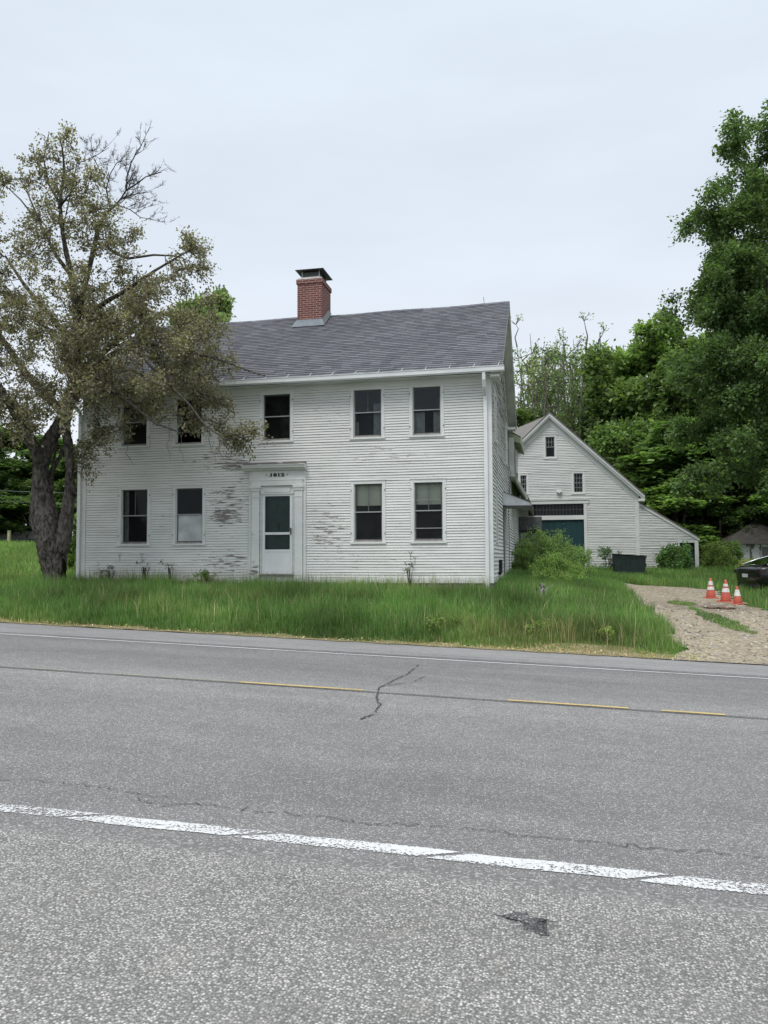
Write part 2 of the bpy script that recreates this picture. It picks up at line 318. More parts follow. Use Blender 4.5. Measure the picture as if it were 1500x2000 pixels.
# ------------------------------------------------------------------ mesh helpers
class MB:
    def __init__(s): s.v = []; s.f = []; s.uv = []; s.mi = []; s.mats = []
    def mat(s, m):
        if m not in s.mats: s.mats.append(m)
        return s.mats.index(m)
    def face(s, pts, m, uv=None):
        b = len(s.v); s.v += [tuple(p) for p in pts]; s.f.append(tuple(range(b, b+len(pts)))); s.mi.append(s.mat(m))
        s.uv += list(uv) if uv else [(p[0], p[2]) for p in pts]
    def box(s, x0, x1, y0, y1, z0, z1, m, T=None, taper=0.):
        T = T or (lambda a, b, c: (a, b, c)); k = taper
        q = [T(x0,y0,z0), T(x1,y0,z0), T(x1,y1,z0), T(x0,y1,z0), T(x0+k,y0+k,z1), T(x1-k,y0+k,z1), T(x1-k,y1-k,z1), T(x0+k,y1-k,z1)]
        b = len(s.v); s.v += q
        for f in ((0,3,2,1),(4,5,6,7),(0,1,5,4),(1,2,6,5),(2,3,7,6),(3,0,4,7)):
            s.f.append(tuple(b+i for i in f)); s.mi.append(s.mat(m))
            w_ = abs(x1-x0) if f in ((0,1,5,4),(2,3,7,6)) else abs(y1-y0)
            s.uv += [(0,z0),(w_,z0),(w_,z1),(0,z1)]
    def prism(s, poly, y0, y1, m, T=None):          # poly in (x,z), extruded along y
        T = T or (lambda a, b, c: (a, b, c)); n = len(poly)
        s.face([T(x,y0,z) for x, z in poly], m); s.face([T(x,y1,z) for x, z in poly][::-1], m)
        for i in range(n):
            (xa,za), (xb,zb) = poly[i], poly[(i+1)%n]
            s.face([T(xb,y0,zb), T(xa,y0,za), T(xa,y1,za), T(xb,y1,zb)], m)
    def tube(s, pts, r, n=8, m=None, cap=True, lump=0.):
        pts = [Vector(p) for p in pts]
        if not hasattr(r, '__len__'): r = [r]*len(pts)
        b0 = len(s.v); up = Vector((.13,.97,.2))
        for i, p in enumerate(pts):
            d = (pts[min(i+1, len(pts)-1)]-pts[max(i-1, 0)])
            d = d.normalized() if d.length > 1e-6 else Vector((0,0,1))
            a = d.cross(up).normalized(); b = d.cross(a)
            for k in range(n):
                t = 2*math.pi*k/n; rr = r[i]*(1+(lump*math.sin(3*t+i*.7)+lump*.6*math.sin(5*t+i) if lump else 0))
                s.v.append(tuple(p+a*math.cos(t)*rr+b*math.sin(t)*rr))
        mi = s.mat(m)
        for i in range(len(pts)-1):
            for k in range(n):
                a_ = b0+i*n+k; b_ = b0+i*n+(k+1)%n
                s.f.append((a_, b_, b_+n, a_+n)); s.mi.append(mi); s.uv += [(0,0)]*4
        if cap:
            s.f.append(tuple(b0+k for k in range(n))[::-1]); s.mi.append(mi); s.uv += [(0,0)]*n
            e = b0+(len(pts)-1)*n; s.f.append(tuple(e+k for k in range(n))); s.mi.append(mi); s.uv += [(0,0)]*n
from mathutils import noise as mnoise
def bark_tube(mb, pts, rr, n, m, amp=.10, step=.045):
    """knobbly trunk: a smooth path with burls and furrows pushed in and out of its surface"""
    P = [Vector(p) for p in pts]; Q = []; R_ = []
    for i in range(len(P)-1):
        a, b, c, d = P[max(i-1,0)], P[i], P[i+1], P[min(i+2,len(P)-1)]; k = max(1, int((c-b).length/step))
        for j in range(k):
            t = j/k; Q.append(.5*((2*b)+(c-a)*t+(2*a-5*b+4*c-d)*t*t+(3*b-a-3*c+d)*t**3)); R_.append(rr[i]+(rr[i+1]-rr[i])*t)
    Q.append(P[-1]); R_.append(rr[-1]); b0 = len(mb.v); up = Vector((.13,.97,.2)); mi = mb.mat(m)
    for i, p in enumerate(Q):
        d = (Q[min(i+1,len(Q)-1)]-Q[max(i-1,0)]).normalized(); a = d.cross(up).normalized(); b = d.cross(a)
        for k in range(n):
            t = 2*math.pi*k/n; o = a*math.cos(t)+b*math.sin(t); q = p+o*R_[i]
            f = mnoise.noise(Vector((q.x*3.1,q.y*3.1,q.z*1.6)))*1.3+abs(mnoise.noise(Vector((q.x*13,q.y*13,q.z*4.5))))*-1.0+mnoise.noise(q*9)*.5
            mb.v.append(tuple(p+o*(R_[i]*(1+amp*f)+.018*mnoise.noise(Vector((q.x*30,q.y*30,q.z*9))))))
    for i in range(len(Q)-1):
        for k in range(n):
            a_ = b0+i*n+k; b_ = b0+i*n+(k+1)%n; mb.f.append((a_, b_, b_+n, a_+n)); mb.mi.append(mi); mb.uv += [(0,0)]*4
ORG = {}
def link(name, me, parent=None, off=None):
    o = bpy.data.objects.new(name, me); C.objects.link(o)
    if parent is not None: o.parent = parent
    return o
def obj(name, mb, parent=None, smooth=False, base=None):
    """one mesh object; parts are stored relative to their thing's base point"""
    W = ORG.get(parent.name, (0,0,0)) if parent is not None else (base or (0,0,0))
    me = bpy.data.meshes.new(name)
    me.from_pydata([(x-W[0], y-W[1], z-W[2]) for x, y, z in mb.v], [], mb.f)
    for m in mb.mats: me.materials.append(m)
    me.polygons.foreach_set('material_index', mb.mi)
    uvl = me.uv_layers.new(name='UVMap'); uvl.data.foreach_set('uv', np.array(mb.uv, dtype=np.float32).ravel())
    if smooth: me.polygons.foreach_set('use_smooth', [True]*len(me.polygons))
    me.update(); o = link(name, me, parent)
    if parent is None: o.location = W
    else: ORG[o.name] = W
    return o
def tag(o, label=None, cat=None, group=None, kind=None):
    for k, v in (('label', label), ('category', cat), ('group', group), ('kind', kind)):
        if v: o[k] = v
    return o
def thing(name, loc, label, cat, group=None):
    o = bpy.data.objects.new(name, None); C.objects.link(o); o.location = loc; o.empty_display_size = .3
    ORG[o.name] = tuple(loc); return tag(o, label, cat, group)
def dup(root, loc, rz=0., sc=1., label=None, color=None, scz=None):
    r = root.copy(); C.objects.link(r); r.location = loc; r.rotation_euler = (0,0,rz); r.scale = (sc, sc, scz or sc)
    if label: r['label'] = label
    for ch in list(root.children):
        c = ch.copy(); C.objects.link(c); c.parent = r
        if color and ch.name.startswith('crown'): c.color = (*color, 1)
        for g_ in ch.children:
            d = g_.copy(); C.objects.link(d); d.parent = c
    return r
def struct(name, mb, smooth=False): return tag(obj(name, mb, None, smooth), kind='structure')
def quads(name, V, mat, tint, parent=None, k=4):
    """V (N,k,3) array of separate k-gons, tint (N,3) colour of each"""
    n = len(V); me = bpy.data.meshes.new(name); me.vertices.add(n*k); me.loops.add(n*k); me.polygons.add(n)
    me.vertices.foreach_set('co', V.astype(np.float32).ravel()); me.loops.foreach_set('vertex_index', np.arange(n*k, dtype=np.int32))
    me.polygons.foreach_set('loop_start', np.arange(n, dtype=np.int32)*k)
    me.materials.append(mat); a = me.color_attributes.new('tint', 'FLOAT_COLOR', 'POINT')
    c = np.ones((n, k, 4), np.float32); c[:,:,:3] = tint[:,None,:]; a.data.foreach_set('color', c.ravel())
    me.update(); me.validate(); o = link(name, me, parent); o.color = (1,1,1,1); return o

# ------------------------------------------------------------------ ground, road, driveway
def sheet(name, xs, ys, zf, mat, keep=None, kind='structure'):
    X, Y = np.meshgrid(xs, ys); Z = zf(X, Y); nx = len(xs)
    V = np.stack([X.ravel(), Y.ravel(), Z.ravel()], 1)
    i, j = np.meshgrid(np.arange(nx-1), np.arange(len(ys)-1)); a = (j*nx+i).ravel()
    Fc = np.stack([a, a+1, a+nx+1, a+nx], 1)
    if keep is not None:
        cen = V[Fc].mean(1); Fc = Fc[keep(cen[:,0], cen[:,1])]
    me = bpy.data.meshes.new(name); me.from_pydata(V.tolist(), [], Fc.tolist()); me.materials.append(mat)
    me.polygons.foreach_set('use_smooth', [True]*len(me.polygons)); me.update()
    o = bpy.data.objects.new(name, me); C.objects.link(o)
    return tag(o, kind=kind) if kind else o
xs = np.unique(np.concatenate([np.arange(-60, 40, .5), [-400,-250,-150,-100,-80,-25,-13,-1.4,3,8,60,100,200,400]]))
ys = np.unique(np.concatenate([[-400,-200,-100,-60,-40], np.arange(-30, 12, 1.5), np.arange(12, 60, .4), [60,65,70,80,100,150,250,400], TY]))
sheet('ground', xs, ys, lambda x, y: gz(x, y)-np.where(y-.012*x < 13.8, .05, 0), m_soil)
def ribbon(name, t0, t1, s0, s1, dz, mat, step=.5, edge=None, parts=2, ymin=None):
    """strip along the road between offsets t0..t1; u = metres along, v = 0..1 across"""
    mb = MB(); ss = np.arange(s0, s1+step*.5, step); ts = np.linspace(t0, t1, parts)
    def P(s, t, k):
        if edge and k == len(ts)-1: t = t+edge(s)
        # along (-1,-.012), across (-.012,1)
        x = -s-.012*t; y = -.012*s+t
        return (x, y, float(road_z(x, y))+dz)
    for a, b in zip(ss[:-1], ss[1:]):
        for k in range(len(ts)-1):
            va, vb = k/(parts-1), (k+1)/(parts-1)
            mb.face([P(a,ts[k],k), P(a,ts[k+1],k+1), P(b,ts[k+1],k+1), P(b,ts[k],k)], mat, [(a,va),(a,vb),(b,vb),(b,va)])
    return struct(name, mb)
def ragged(seed, amp):
    r = np.random.default_rng(seed); ph = r.uniform(0, 6, 6); fr = np.array([.5,1.3,2.9,6.1,11.,19.]); am = np.array([1,.7,.5,.35,.25,.2])*amp
    return lambda s: float((am*np.sin(fr*s+ph)).sum())
S0, S1 = -60, 90
ribbon('shoulder', -9, 4.10, -60, 90, .005, m_coarse, 1., parts=14)
ribbon('road', 4.10, 12.22, S0, S1, .005, m_lane, 1., parts=18)
ribbon('far_shoulder', 12.20, 13.86, S0, S1, .009, m_fsh, .15, ragged(3,.035), 5)
ribbon('near_edge_line', 4.165, 4.345, -20, 30, .011, m_wline, .5)
ribbon('far_edge_line', 11.84, 11.96, S0, S1, .011, m_wline2, .5)
for a, b, m in ((-1.75,-1.19,m_yline),(-.84,.42,m_yline),(.42,.95,m_yfade),(1.89,3.31,m_yline),(3.31,4.4,m_yfade),(4.45,4.85,m_yfade),(4.99,8.5,m_yfade),(14,17,m_yline),(-9,-6,m_yline)):
    ribbon('centre_line', 8.30, 8.40, a, b, .011, m, .2)
ribbon('road_seam', 8.27, 8.295, S0, S1, .0105, m_tar, .4)
ribbon('road_seam', 12.03, 12.06, -6, 8, .0105, m_tar, .4)
def crack(pts, wid, seed, name='road_crack', jit=.02):
    r = random.Random(seed); mb = MB(); P = []
    for (xa,ya),(xb,yb) in zip(pts[:-1], pts[1:]):
        n = max(2, int(math.hypot(xb-xa, yb-ya)/.035))
        for i in range(n):
            k = i/n; P.append((xa+(xb-xa)*k+r.gauss(0,jit*.5), ya+(yb-ya)*k+r.gauss(0,jit)))
    for i in range(len(P)-1):
        a, b = Vector((*P[i],0)), Vector((*P[i+1],0)); d = (b-a).normalized(); n = Vector((-d.y,d.x,0)); 
        if r.random() < .13: continue
        wa, wb = wid*r.uniform(.25,1), wid*r.uniform(.25,1)
        q = [a-n*wa, b-n*wb, b+n*wb, a+n*wa]
        mb.face([(p.x,p.y,float(road_z(p.x,p.y))+.0125) for p in q], m_tar)
    return struct(name, mb)
crack([(-3.9,4.60),(-3.21,4.73),(-2.87,4.72),(-2.58,4.66),(-2.3,4.68)], .004, 1)
crack([(-2.60,4.62),(-2.41,4.54),(-2.04,4.61),(-1.67,4.59),(-1.36,4.63),(-1.13,4.58),(-.65,4.63),(-.36,4.67),(-.07,4.65),(.24,4.66),(.54,4.66),(.72,4.67),(1.4,4.72)], .0045, 2)
crack([(-1.84,11.0),(-1.8,10.09),(-1.84,9.28),(-1.87,8.59),(-1.77,7.98),(-1.67,7.65),(-1.64,7.32),(-1.7,7.0)], .012, 3, jit=.022)
crack([(-1.87,8.7),(-1.6,9.3),(-1.55,9.9)], .009, 4)
crack([(-4.2,12.7),(-3,12.62),(-1.8,12.5),(0,12.45)], .008, 5)
crack([(-9.8,12.9),(-9,12.85),(-8.4,12.95)], .006, 6)
mb = MB(); r = random.Random(5); base = [(-.28,3.645),(-.21,3.67),(-.19,3.70),(-.13,3.685),(-.10,3.66),(-.05,3.655),(.02,3.64),(.055,3.615),(.0,3.59),(-.04,3.56),(-.03,3.51),(-.07,3.47),(-.10,3.51),(-.15,3.54),(-.17,3.59),(-.22,3.61)]
pp = []
for (xa,ya),(xb,yb) in zip(base, base[1:]+base[:1]):
    for k in (0,.33,.66): pp.append((xa+(xb-xa)*k+r.gauss(0,.008), ya+(yb-ya)*k+r.gauss(0,.008)))
cx, cy = -.1, 3.59
for a, b in zip(pp, pp[1:]+pp[:1]): mb.face([(p[0],p[1],float(road_z(p[0],p[1]))+.005) for p in ((cx,cy),a,b)], m_stain)
struct('asphalt_stain', mb)
# verge of dead thatch and dirt
rg = ragged(9, .06); rg2 = ragged(21,.05)
sheet('verge', np.arange(-40, 12, .12), np.arange(13.5, 14.75, .06), lambda x, y: gz(x, y)+.018,
      m_verge, lambda x, y: (y-.012*x > 13.84+.04*np.sin(7*x)) & (y-.012*x < 14.12+.55*np.exp(-((x-.8)/1.3)**2)+.1*np.sin(2.1*x)+.07*np.sin(6.3*x+1)))
# driveway
DL = [(13.9,1.95),(14.6,2.15),(16.2,2.25),(18.5,2.12),(21,2.1),(24.2,2.17),(28,2.3),(30.6,2.45),(32,2.6)]
DR = [(13.9,8.5),(16,6.4),(18,5.5),(20.3,5.02),(23,4.98),(25.5,5.15),(27.8,5.17),(29.2,3.95),(30.6,2.6),(32,2.6)]
def in_drive(x, y, grow=0.):
    x = np.asarray(x); y = np.asarray(y)
    w_ = .10*np.sin(y*3.1)+.06*np.sin(y*7.7+1)+.05*np.sin(x*9+y*5)
    l = np.interp(y, [p[0] for p in DL], [p[1] for p in DL])+w_; r_ = np.interp(y, [p[0] for p in DR], [p[1] for p in DR])+w_
    return (x > l-grow) & (x < r_+grow) & (y < 30.8) & (y-.012*x > 13.7)
sheet('driveway', np.arange(1.5, 9, .07), np.arange(13.7, 31, .1), lambda x, y: gz(x, y)+.024, m_gravel, lambda x, y: in_drive(x, y) & (y-.012*x > 13.78))
mb = MB()
for cx, cy, rx, ry in ((4.12,21.1,.36,.34),(3.72,21.5,.25,.2)):
    P = [(cx+rx*math.cos(t)*(1+.16*math.sin(3*t+cx)), cy+ry*math.sin(t)*(1+.2*math.sin(4*t)), float(gz(4.0,21.0))+.034+(.003 if rx < .4 else 0)) for t in np.linspace(0, 2*math.pi, 28, endpoint=False)]
    mb.face(P, m_puddle)
struct('puddle', mb)

# ------------------------------------------------------------------ buildings: shared builders
def clap(mb, m, T, ext, z0, z1, e, holes, p=.016, seed=0, wav=.006, lo=1.7, hi=4.0, bw=.0085):
    r = random.Random(seed); n = int(round((z1-z0)/e)); e = (z1-z0)/n; ph = r.uniform(0, 6)
    def wz(u, i): return wav*math.sin(u*.8+ph)+wav*.5*math.sin(u*2.3+i*.37)
    for i in range(n):
        zb, zt = z0+i*e, z0+(i+1)*e; zm = (zb+zt)/2
        a0, b0 = ext(zb); a1, b1 = ext(zt)
        if b0-a0 < .05: break
        segs = [(a0, b0)]
        for h in holes:
            if h[2] < zm < h[3]:
                ns = []
                for s_, e_ in segs:
                    if h[1] <= s_ or h[0] >= e_: ns.append((s_, e_)); continue
                    if h[0] > s_: ns.append((s_, h[0]))
                    if h[1] < e_: ns.append((h[1], e_))
                segs = ns
        for s_, e_ in segs:
            mb.face([T(s_,0,zb), T(e_,0,zb), T(e_,0,zt), T(s_,0,zt)] if (s_ > a0+1e-4 or True) and e_ <= min(b0,b1)+1e-3 and s_ >= max(a0,a1)-1e-3 else
                    [T(s_,0,zb), T(e_,0,zb), T(min(e_,max(b1,s_)),0,zt), T(max(s_,min(a1,e_)),0,zt)], m)
            u = s_
            while u < e_-1e-4:
                v = min(e_, u+r.uniform(lo, hi)); 
                if e_-v < .4: v = e_
                j = r.gauss(0, .0018); q = p*r.uniform(.8, 1.25); bow = r.choice((0,0,0,0,.003,.006))
                steps = max(1, int((v-u)/.9)); us = [u+(v-u)*k/steps for k in range(steps+1)]
                for ua, ub in zip(us[:-1], us[1:]):
                    za, zc = wz(ua,i)+j, wz(ub,i)+j
                    qa = q+bow*math.sin(math.pi*(ua-u)/(v-u)); qb = q+bow*math.sin(math.pi*(ub-u)/(v-u))
                    ta = max(ua, a1) if ua <= a0+1e-3 else ua; tb = min(ub, b1) if ub >= b0-1e-3 else ub
                    k_ = bw/e
                    mb.face([T(ua,qa,zb+za), T(ub,qb,zb+zc), T(ub,qb-(qb-.003)*k_*.6,zb+zc+bw), T(ua,qa-(qa-.003)*k_*.6,zb+za+bw)], m_butt)  # dark strip paints in the shadow gap under each course
                    mb.face([T(ua,qa-(qa-.003)*k_*.6,zb+za+bw), T(ub,qb-(qb-.003)*k_*.6,zb+zc+bw), T(tb,.003,zt+wz(ub,i)), T(ta,.003,zt+wz(ua,i))], m)
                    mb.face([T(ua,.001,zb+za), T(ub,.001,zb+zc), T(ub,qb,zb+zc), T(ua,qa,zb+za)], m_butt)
                u = v+.002
def shingles(mb, m, x0, x1, P0, P1, e=.14, lift=.014, seg=1.2, sag=None, x0b=None, x1b=None):
    """P0, P1 = (y,z) at eave and ridge"""
    sag = sag or (lambda x, k: 0.); L = math.hypot(P1[0]-P0[0], P1[1]-P0[1]); n = int(round(L/e))
    dy, dz = (P1[0]-P0[0])/n, (P1[1]-P0[1])/n; s = 1 if dy > 0 else -1; ny, nz = -dz/L*n*s, abs(dy)/L*n
    for i in range(n):
        k0, k1 = i/n, (i+1)/n
        xs_ = list(np.arange(x0, x1, seg))+[x1]
        for a, b in zip(xs_[:-1], xs_[1:]):
            ya, za = P0[0]+dy*i, P0[1]+dz*i; yb, zb = ya+dy, za+dz
            lo_a, lo_b = sag(a,k0), sag(b,k0); hi_a, hi_b = sag(a,k1), sag(b,k1)
            mb.face([(a,ya+ny*lift,za+nz*lift+lo_a), (b,ya+ny*lift,za+nz*lift+lo_b), (b,yb,zb+hi_b), (a,yb,zb+hi_a)], m, [(a,i+.2),(b,i+.2),(b,i+.8),(a,i+.8)])
            mb.face([(a,ya,za+lo_a-.002), (b,ya,za+lo_b-.002), (b,ya+ny*lift,za+nz*lift+lo_b), (a,ya+ny*lift,za+nz*lift+lo_a)], m_dmetal)
def window(root, T, x0, x1, z0, z1, meet=None, case=.085, glass=.062, mode='', head=.0, sash=None, sill=.035, fr=None):
    """casing with sill, two sashes, panes; mode adds what hangs behind the glass"""
    sash = sash or m_sash; fr = fr or m_trim
    mb = MB(); c = case; gx0, gx1, gz0, gz1 = x0+c, x1-c, z0+c*.95, z1-c
    mb.box(x0, gx0, -.02, .028, z0+.05, z1, fr, T); mb.box(gx1, x1, -.02, .028, z0+.05, z1, fr, T)
    mb.box(gx0, gx1, -.02, .026, gz1, z1, fr, T); mb.box(x0-.015-head, x1+.015+head, -.005, .045, z1, z1+.022, fr, T)
    for a, b, c_, d in ((gx0,gx0+.018,gz0,gz1),(gx1-.018,gx1,gz0,gz1)): mb.box(a, b, -.10, -.0215, c_, d, fr, T)
    if T is TF:
        for x in (x0+.015, x1-.015):
            for z in (z0+.28, z1-.25): mb.box(x-.008, x+.008, .0265, .045, z-.02, z+.02, m_greyboard, T)
    W = obj('window', mb, root)
    s = MB(); s.box(x0-.012, x1+.012, -.02, .05, z0, z0+.05, fr, T); s.box(gx0, gx1, -.10, .012, z0+.051, gz0+.012, m_sill if mode != 'barn' else fr, T); obj('sill', s, W)
    gx0 += .018; gx1 -= .018; gz0 += .012
    meet = meet if meet else (gz0+gz1)/2; t = .030
    sb = MB()
    def frame(a, b, c_, d, n0):
        sb.box(a, a+t, n0, n0+.025, c_, d, sash, T); sb.box(b-t, b, n0, n0+.025, c_, d, sash, T)
        sb.box(a+t, b-t, n0, n0+.024, d-t, d, sash, T); sb.box(a+t, b-t, n0, n0+.024, c_, c_+t, sash, T)
    if mode == 'open': 
        frame(gx0, gx1, meet-.02, gz1, -.06); frame(gx0, gx1, gz0+.28, meet+.30, -.09)
    else:
        frame(gx0, gx1, meet-.018, gz1, -.06); frame(gx0, gx1, gz0, meet+.018, -.088)
    sb.box(gx0+.002, gx1-.002, -.034, -.02, meet-.014, meet+.014, m_lsash, T)      # storm-sash bar
    cxm = (gx0+gx1)/2
    if mode in ('shade', 'curtain', 'half'): sb.box(cxm-.010, cxm+.010, -.061, -.04, meet, gz1-t, sash, T)
    if mode == 'barn':
        for k in (1,2): 
            x = gx0+(gx1-gx0)*k/3; sb.box(x-.008, x+.008, -.061, -.034, meet if head > .09 else gz0, gz1-t, sash, T)
        for k in ((.5,) if head > .09 else (.25,.75)):
            z = (meet+(gz1-meet)*k) if head > .09 else gz0+(gz1-gz0)*k; sb.box(gx0+t, gx1-t, -.062, -.035, z-.008, z+.008, sash, T)
    obj('sash', sb, W)
    p = MB(); GL = m_glass2 if mode in ('curtain','curtain_low') else m_glass
    lo = gz0 if mode != 'open' else gz0+.30
    p.face([T(gx0,-.045,meet), T(gx1,-.045,meet), T(gx1,-.045,gz1), T(gx0,-.045,gz1)], GL)
    p.face([T(gx0,-.075,lo), T(gx1,-.075,lo), T(gx1,-.075,meet), T(gx0,-.075,meet)], m_glass)
    obj('glass_pane', p, W)
    if mode == 'shade':
        q = MB(); q.box(gx0+.015, gx1-.012, -.16, -.155, gz1-.56, gz1, m_shade, T); obj('roller_shade', q, W)
    if mode == 'frost':
        q = MB(); q.box(gx0+.004, gx1-.004, -.072, -.069, gz0+.03, meet-.02, m_frost, T); obj('plastic_sheet', q, W)
    if mode in ('curtain', 'curtain_low', 'half'):
        q = MB(); spans = {'curtain': ((.68,1.0,gz0,meet+.25),(0,.12,gz0,gz0+.4)), 'curtain_low': ((0,.40,gz0,meet-.03),(.72,1,gz0,meet-.03)), 'half': ((0,.16,gz0,gz1),)}[mode]
        for a, b, c_, d in spans:
            n = max(3, int((b-a)*22))
            for i in range(n):
                ua, ub = gx0+(gx1-gx0)*(a+(b-a)*i/n), gx0+(gx1-gx0)*(a+(b-a)*(i+1)/n); na, nb = -.15-.012*(i%2), -.15-.012*((i+1)%2)
                q.face([T(ua,na,c_), T(ub,nb,c_), T(ub,nb,d), T(ua,na,d)], m_curt)
        obj('curtain', q, W)
    return W

# ------------------------------------------------------------------ the house
XL, XR, YF, YB, ZB, ZW = -12.94, -1.43, 20.0, 28.0, .97, 6.20
TF = lambda u, n, z: (u, YF-n, z)
TS = lambda u, n, z: (XR+n, u, z)
house = thing('clapboard_house', (-7.2, 24, .9), 'large two storey white clapboard house with grey shingle roof and brick chimney', 'house')
lowz, upz = (1.98, 3.63), (4.72, 6.11)
fw = [(-11.79,-10.82,*lowz,2.82,'curtline'),(-10.15,-9.18,*lowz,2.83,'frost'),(-5.10,-4.17,*lowz,2.81,'shade'),(-3.51,-2.59,*lowz,2.82,'shadeopen'),
      (-11.81,-10.87,*upz,5.44,''),(-10.17,-9.23,*upz,5.40,'open'),(-7.63,-6.68,*upz,5.43,''),(-5.11,-4.18,*upz,5.43,'curtain'),(-3.53,-2.62,*upz,5.43,'curtain_low')]
holes = [(a,b,c,d) for a,b,c,d,_,_ in fw]+[(-7.91,-6.32,.9,3.95)]
mb = MB(); clap(mb, m_front, TF, lambda z: (XL+.14, XR-.11), 1.10, ZW-.12, .0705, holes, seed=1)
sw = [(21.15,21.98,2.0,3.62,2.82,''),(26.15,26.95,2.1,3.5,2.8,''),(32.3,33.1,2.2,3.45,2.8,''),(21.15,21.98,4.72,6.1,5.42,''),(26.6,27.4,4.72,6.1,5.42,'')]
RZ, RY = 9.26, 24.0                                     # wall apex under the roof
sh = [(a,b,c,d) for a,b,c,d,_,_ in sw]+[(24.75,25.75,1.15,3.25)]
def gab(z):
    if z <= 6.28: return (YF+.10, YB)
    k = min(1, (z-6.28)/(RZ-6.28)); return (YF+.10+(RY-YF-.10)*k, YB-(YB-RY)*k)
clap(mb, m_side, TS, gab, 1.10, RZ, .104, sh, seed=2, p=.024, bw=.016)
TL = lambda u, n, z: (XL-n, u, z)
clap(mb, m_side, TL, gab, 1.10, RZ, .11, [], seed=3)
mb.face([(XL,YB,.9),(XR-.02,YB,.9),(XR-.02,YB,6.3),(XL,YB,6.3)], m_side)
obj('wall', mb, house)
mb = MB()                                               # corner boards, water table, frieze
mb.box(XL, XL+.14, -.02, .030, 1.10, ZW-.10, m_trim, TF); mb.box(XR-.11, XR+.027, -.02, .030, 1.10, ZW-.10, m_trim, TF)
mb.box(YF-.028, YF+.10, -.02, .027, 1.10, ZW-.02, m_trim, TS)
mb.box(XL, -7.915, -.02, .026, .965, 1.10, m_trim, TF); mb.box(-6.315, XR+.02, -.02, .026, .965, 1.10, m_trim, TF)
mb.box(YF-.02, YB, -.02, .024, .965, 1.10, m_trim, TS)
mb.box(XL, XR+.02, -.02, .034, ZW-.12, ZW+.06, m_trim, TF)
obj('corner_trim', mb, house)
mb = MB(); mb.box(XL+.05, XR-.04, YF+.05, YB, .2, .965, m_stone); mb.box(XR-.039, XR-.03, YF+.06, 38., .2, .965, m_stone); obj('foundation', mb, house)
mb = MB()                                               # dim rooms seen through the panes
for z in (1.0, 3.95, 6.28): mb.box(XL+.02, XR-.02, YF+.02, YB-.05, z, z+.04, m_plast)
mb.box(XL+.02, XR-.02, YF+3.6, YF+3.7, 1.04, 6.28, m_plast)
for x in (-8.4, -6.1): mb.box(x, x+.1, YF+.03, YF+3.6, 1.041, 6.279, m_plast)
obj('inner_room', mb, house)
sagf = lambda x, k: -.035*math.sin((x+13)*.26)*k+.012*math.sin(x*1.9+k*4)*k
mb = MB(); RX0, RX1, EY, EZ, PY, PZ = -13.26, -1.10, 19.60, 6.37, 24.0, 9.41
shingles(mb, m_roof, RX0, RX1, (EY,EZ), (PY,PZ), sag=sagf); shingles(mb, m_roof, RX0, RX1, (28.4,EZ), (PY,PZ), sag=sagf)
for a in np.arange(RX0, RX1-.01, .304):                 # ridge caps
    b = min(a+.304, RX1); s1, s2 = sagf(a,1), sagf(b,1)
    for sy in (-1,1): mb.face([(a,PY,PZ+.022+s1),(b,PY,PZ+.016+s2),(b,PY+sy*.14,PZ-.083+s2),(a,PY+sy*.14,PZ-.077+s1)], m_roof, [(a,50),(b,50),(b,50.3),(a,50.3)])
obj('roof', mb, house); ROOF = bpy.data.objects['roof']
mb = MB(); t_ = .16
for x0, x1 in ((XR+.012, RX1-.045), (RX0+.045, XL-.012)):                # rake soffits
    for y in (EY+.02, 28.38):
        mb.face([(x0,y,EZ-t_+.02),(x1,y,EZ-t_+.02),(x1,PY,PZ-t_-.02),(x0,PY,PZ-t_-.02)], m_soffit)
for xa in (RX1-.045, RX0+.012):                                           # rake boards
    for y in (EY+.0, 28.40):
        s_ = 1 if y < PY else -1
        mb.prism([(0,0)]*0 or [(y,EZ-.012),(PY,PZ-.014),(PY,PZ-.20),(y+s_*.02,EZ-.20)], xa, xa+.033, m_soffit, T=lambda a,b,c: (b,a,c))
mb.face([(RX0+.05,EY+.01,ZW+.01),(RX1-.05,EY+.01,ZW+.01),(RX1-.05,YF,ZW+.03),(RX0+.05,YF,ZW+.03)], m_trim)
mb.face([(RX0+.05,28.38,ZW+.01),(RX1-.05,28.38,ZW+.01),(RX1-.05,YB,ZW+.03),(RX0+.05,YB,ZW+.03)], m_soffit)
mb.box(XR+.01, RX1-.05, 27.9, 28.38, ZW-.09, ZW+.0, m_trim)
mb.box(XR+.02, RX1-.08, EY+.05, YF+.25, ZW-.07, ZW-.002, m_trim)
# rake frieze boards against the wall
mb.prism([(YF+.12,6.13),(RY,9.06),(RY,9.24),(YF+.12,6.31)], XR+.004, XR+.024, m_trim, T=lambda a,b,c: (b,a,c))
mb.prism([(YB-.02,6.13),(RY+.001,9.06),(RY+.001,9.24),(YB-.02,6.31)], XR+.004, XR+.024, m_trim, T=lambda a,b,c: (b,a,c))
obj('eave_trim', mb, house)
mb = MB()                                               # gutter with a rolled lip
prof = [(19.62,6.35),(19.60,6.225),(19.53,6.215),(19.495,6.25),(19.49,6.345),(19.475,6.352),(19.475,6.365),(19.50,6.362),(19.505,6.27),(19.59,6.24)]
sg = lambda x: .012*math.sin(x*.5+1)
xx = list(np.arange(-13.25, -1.05, 1.0))+[-1.05]
for a, b in zip(xx[:-1], xx[1:]):
    for (ya,za),(yb,zb) in zip(prof[:-1], prof[1:]):
        mb.face([(a,ya,za+sg(a)),(b,ya,za+sg(b)),(b,yb,zb+sg(b)),(a,yb,zb+sg(a))], m_pipe)
mb.box(-1.052, -1.05, 19.48, 19.61, 6.22, 6.35, m_pipe); obj('gutter', mb, house)
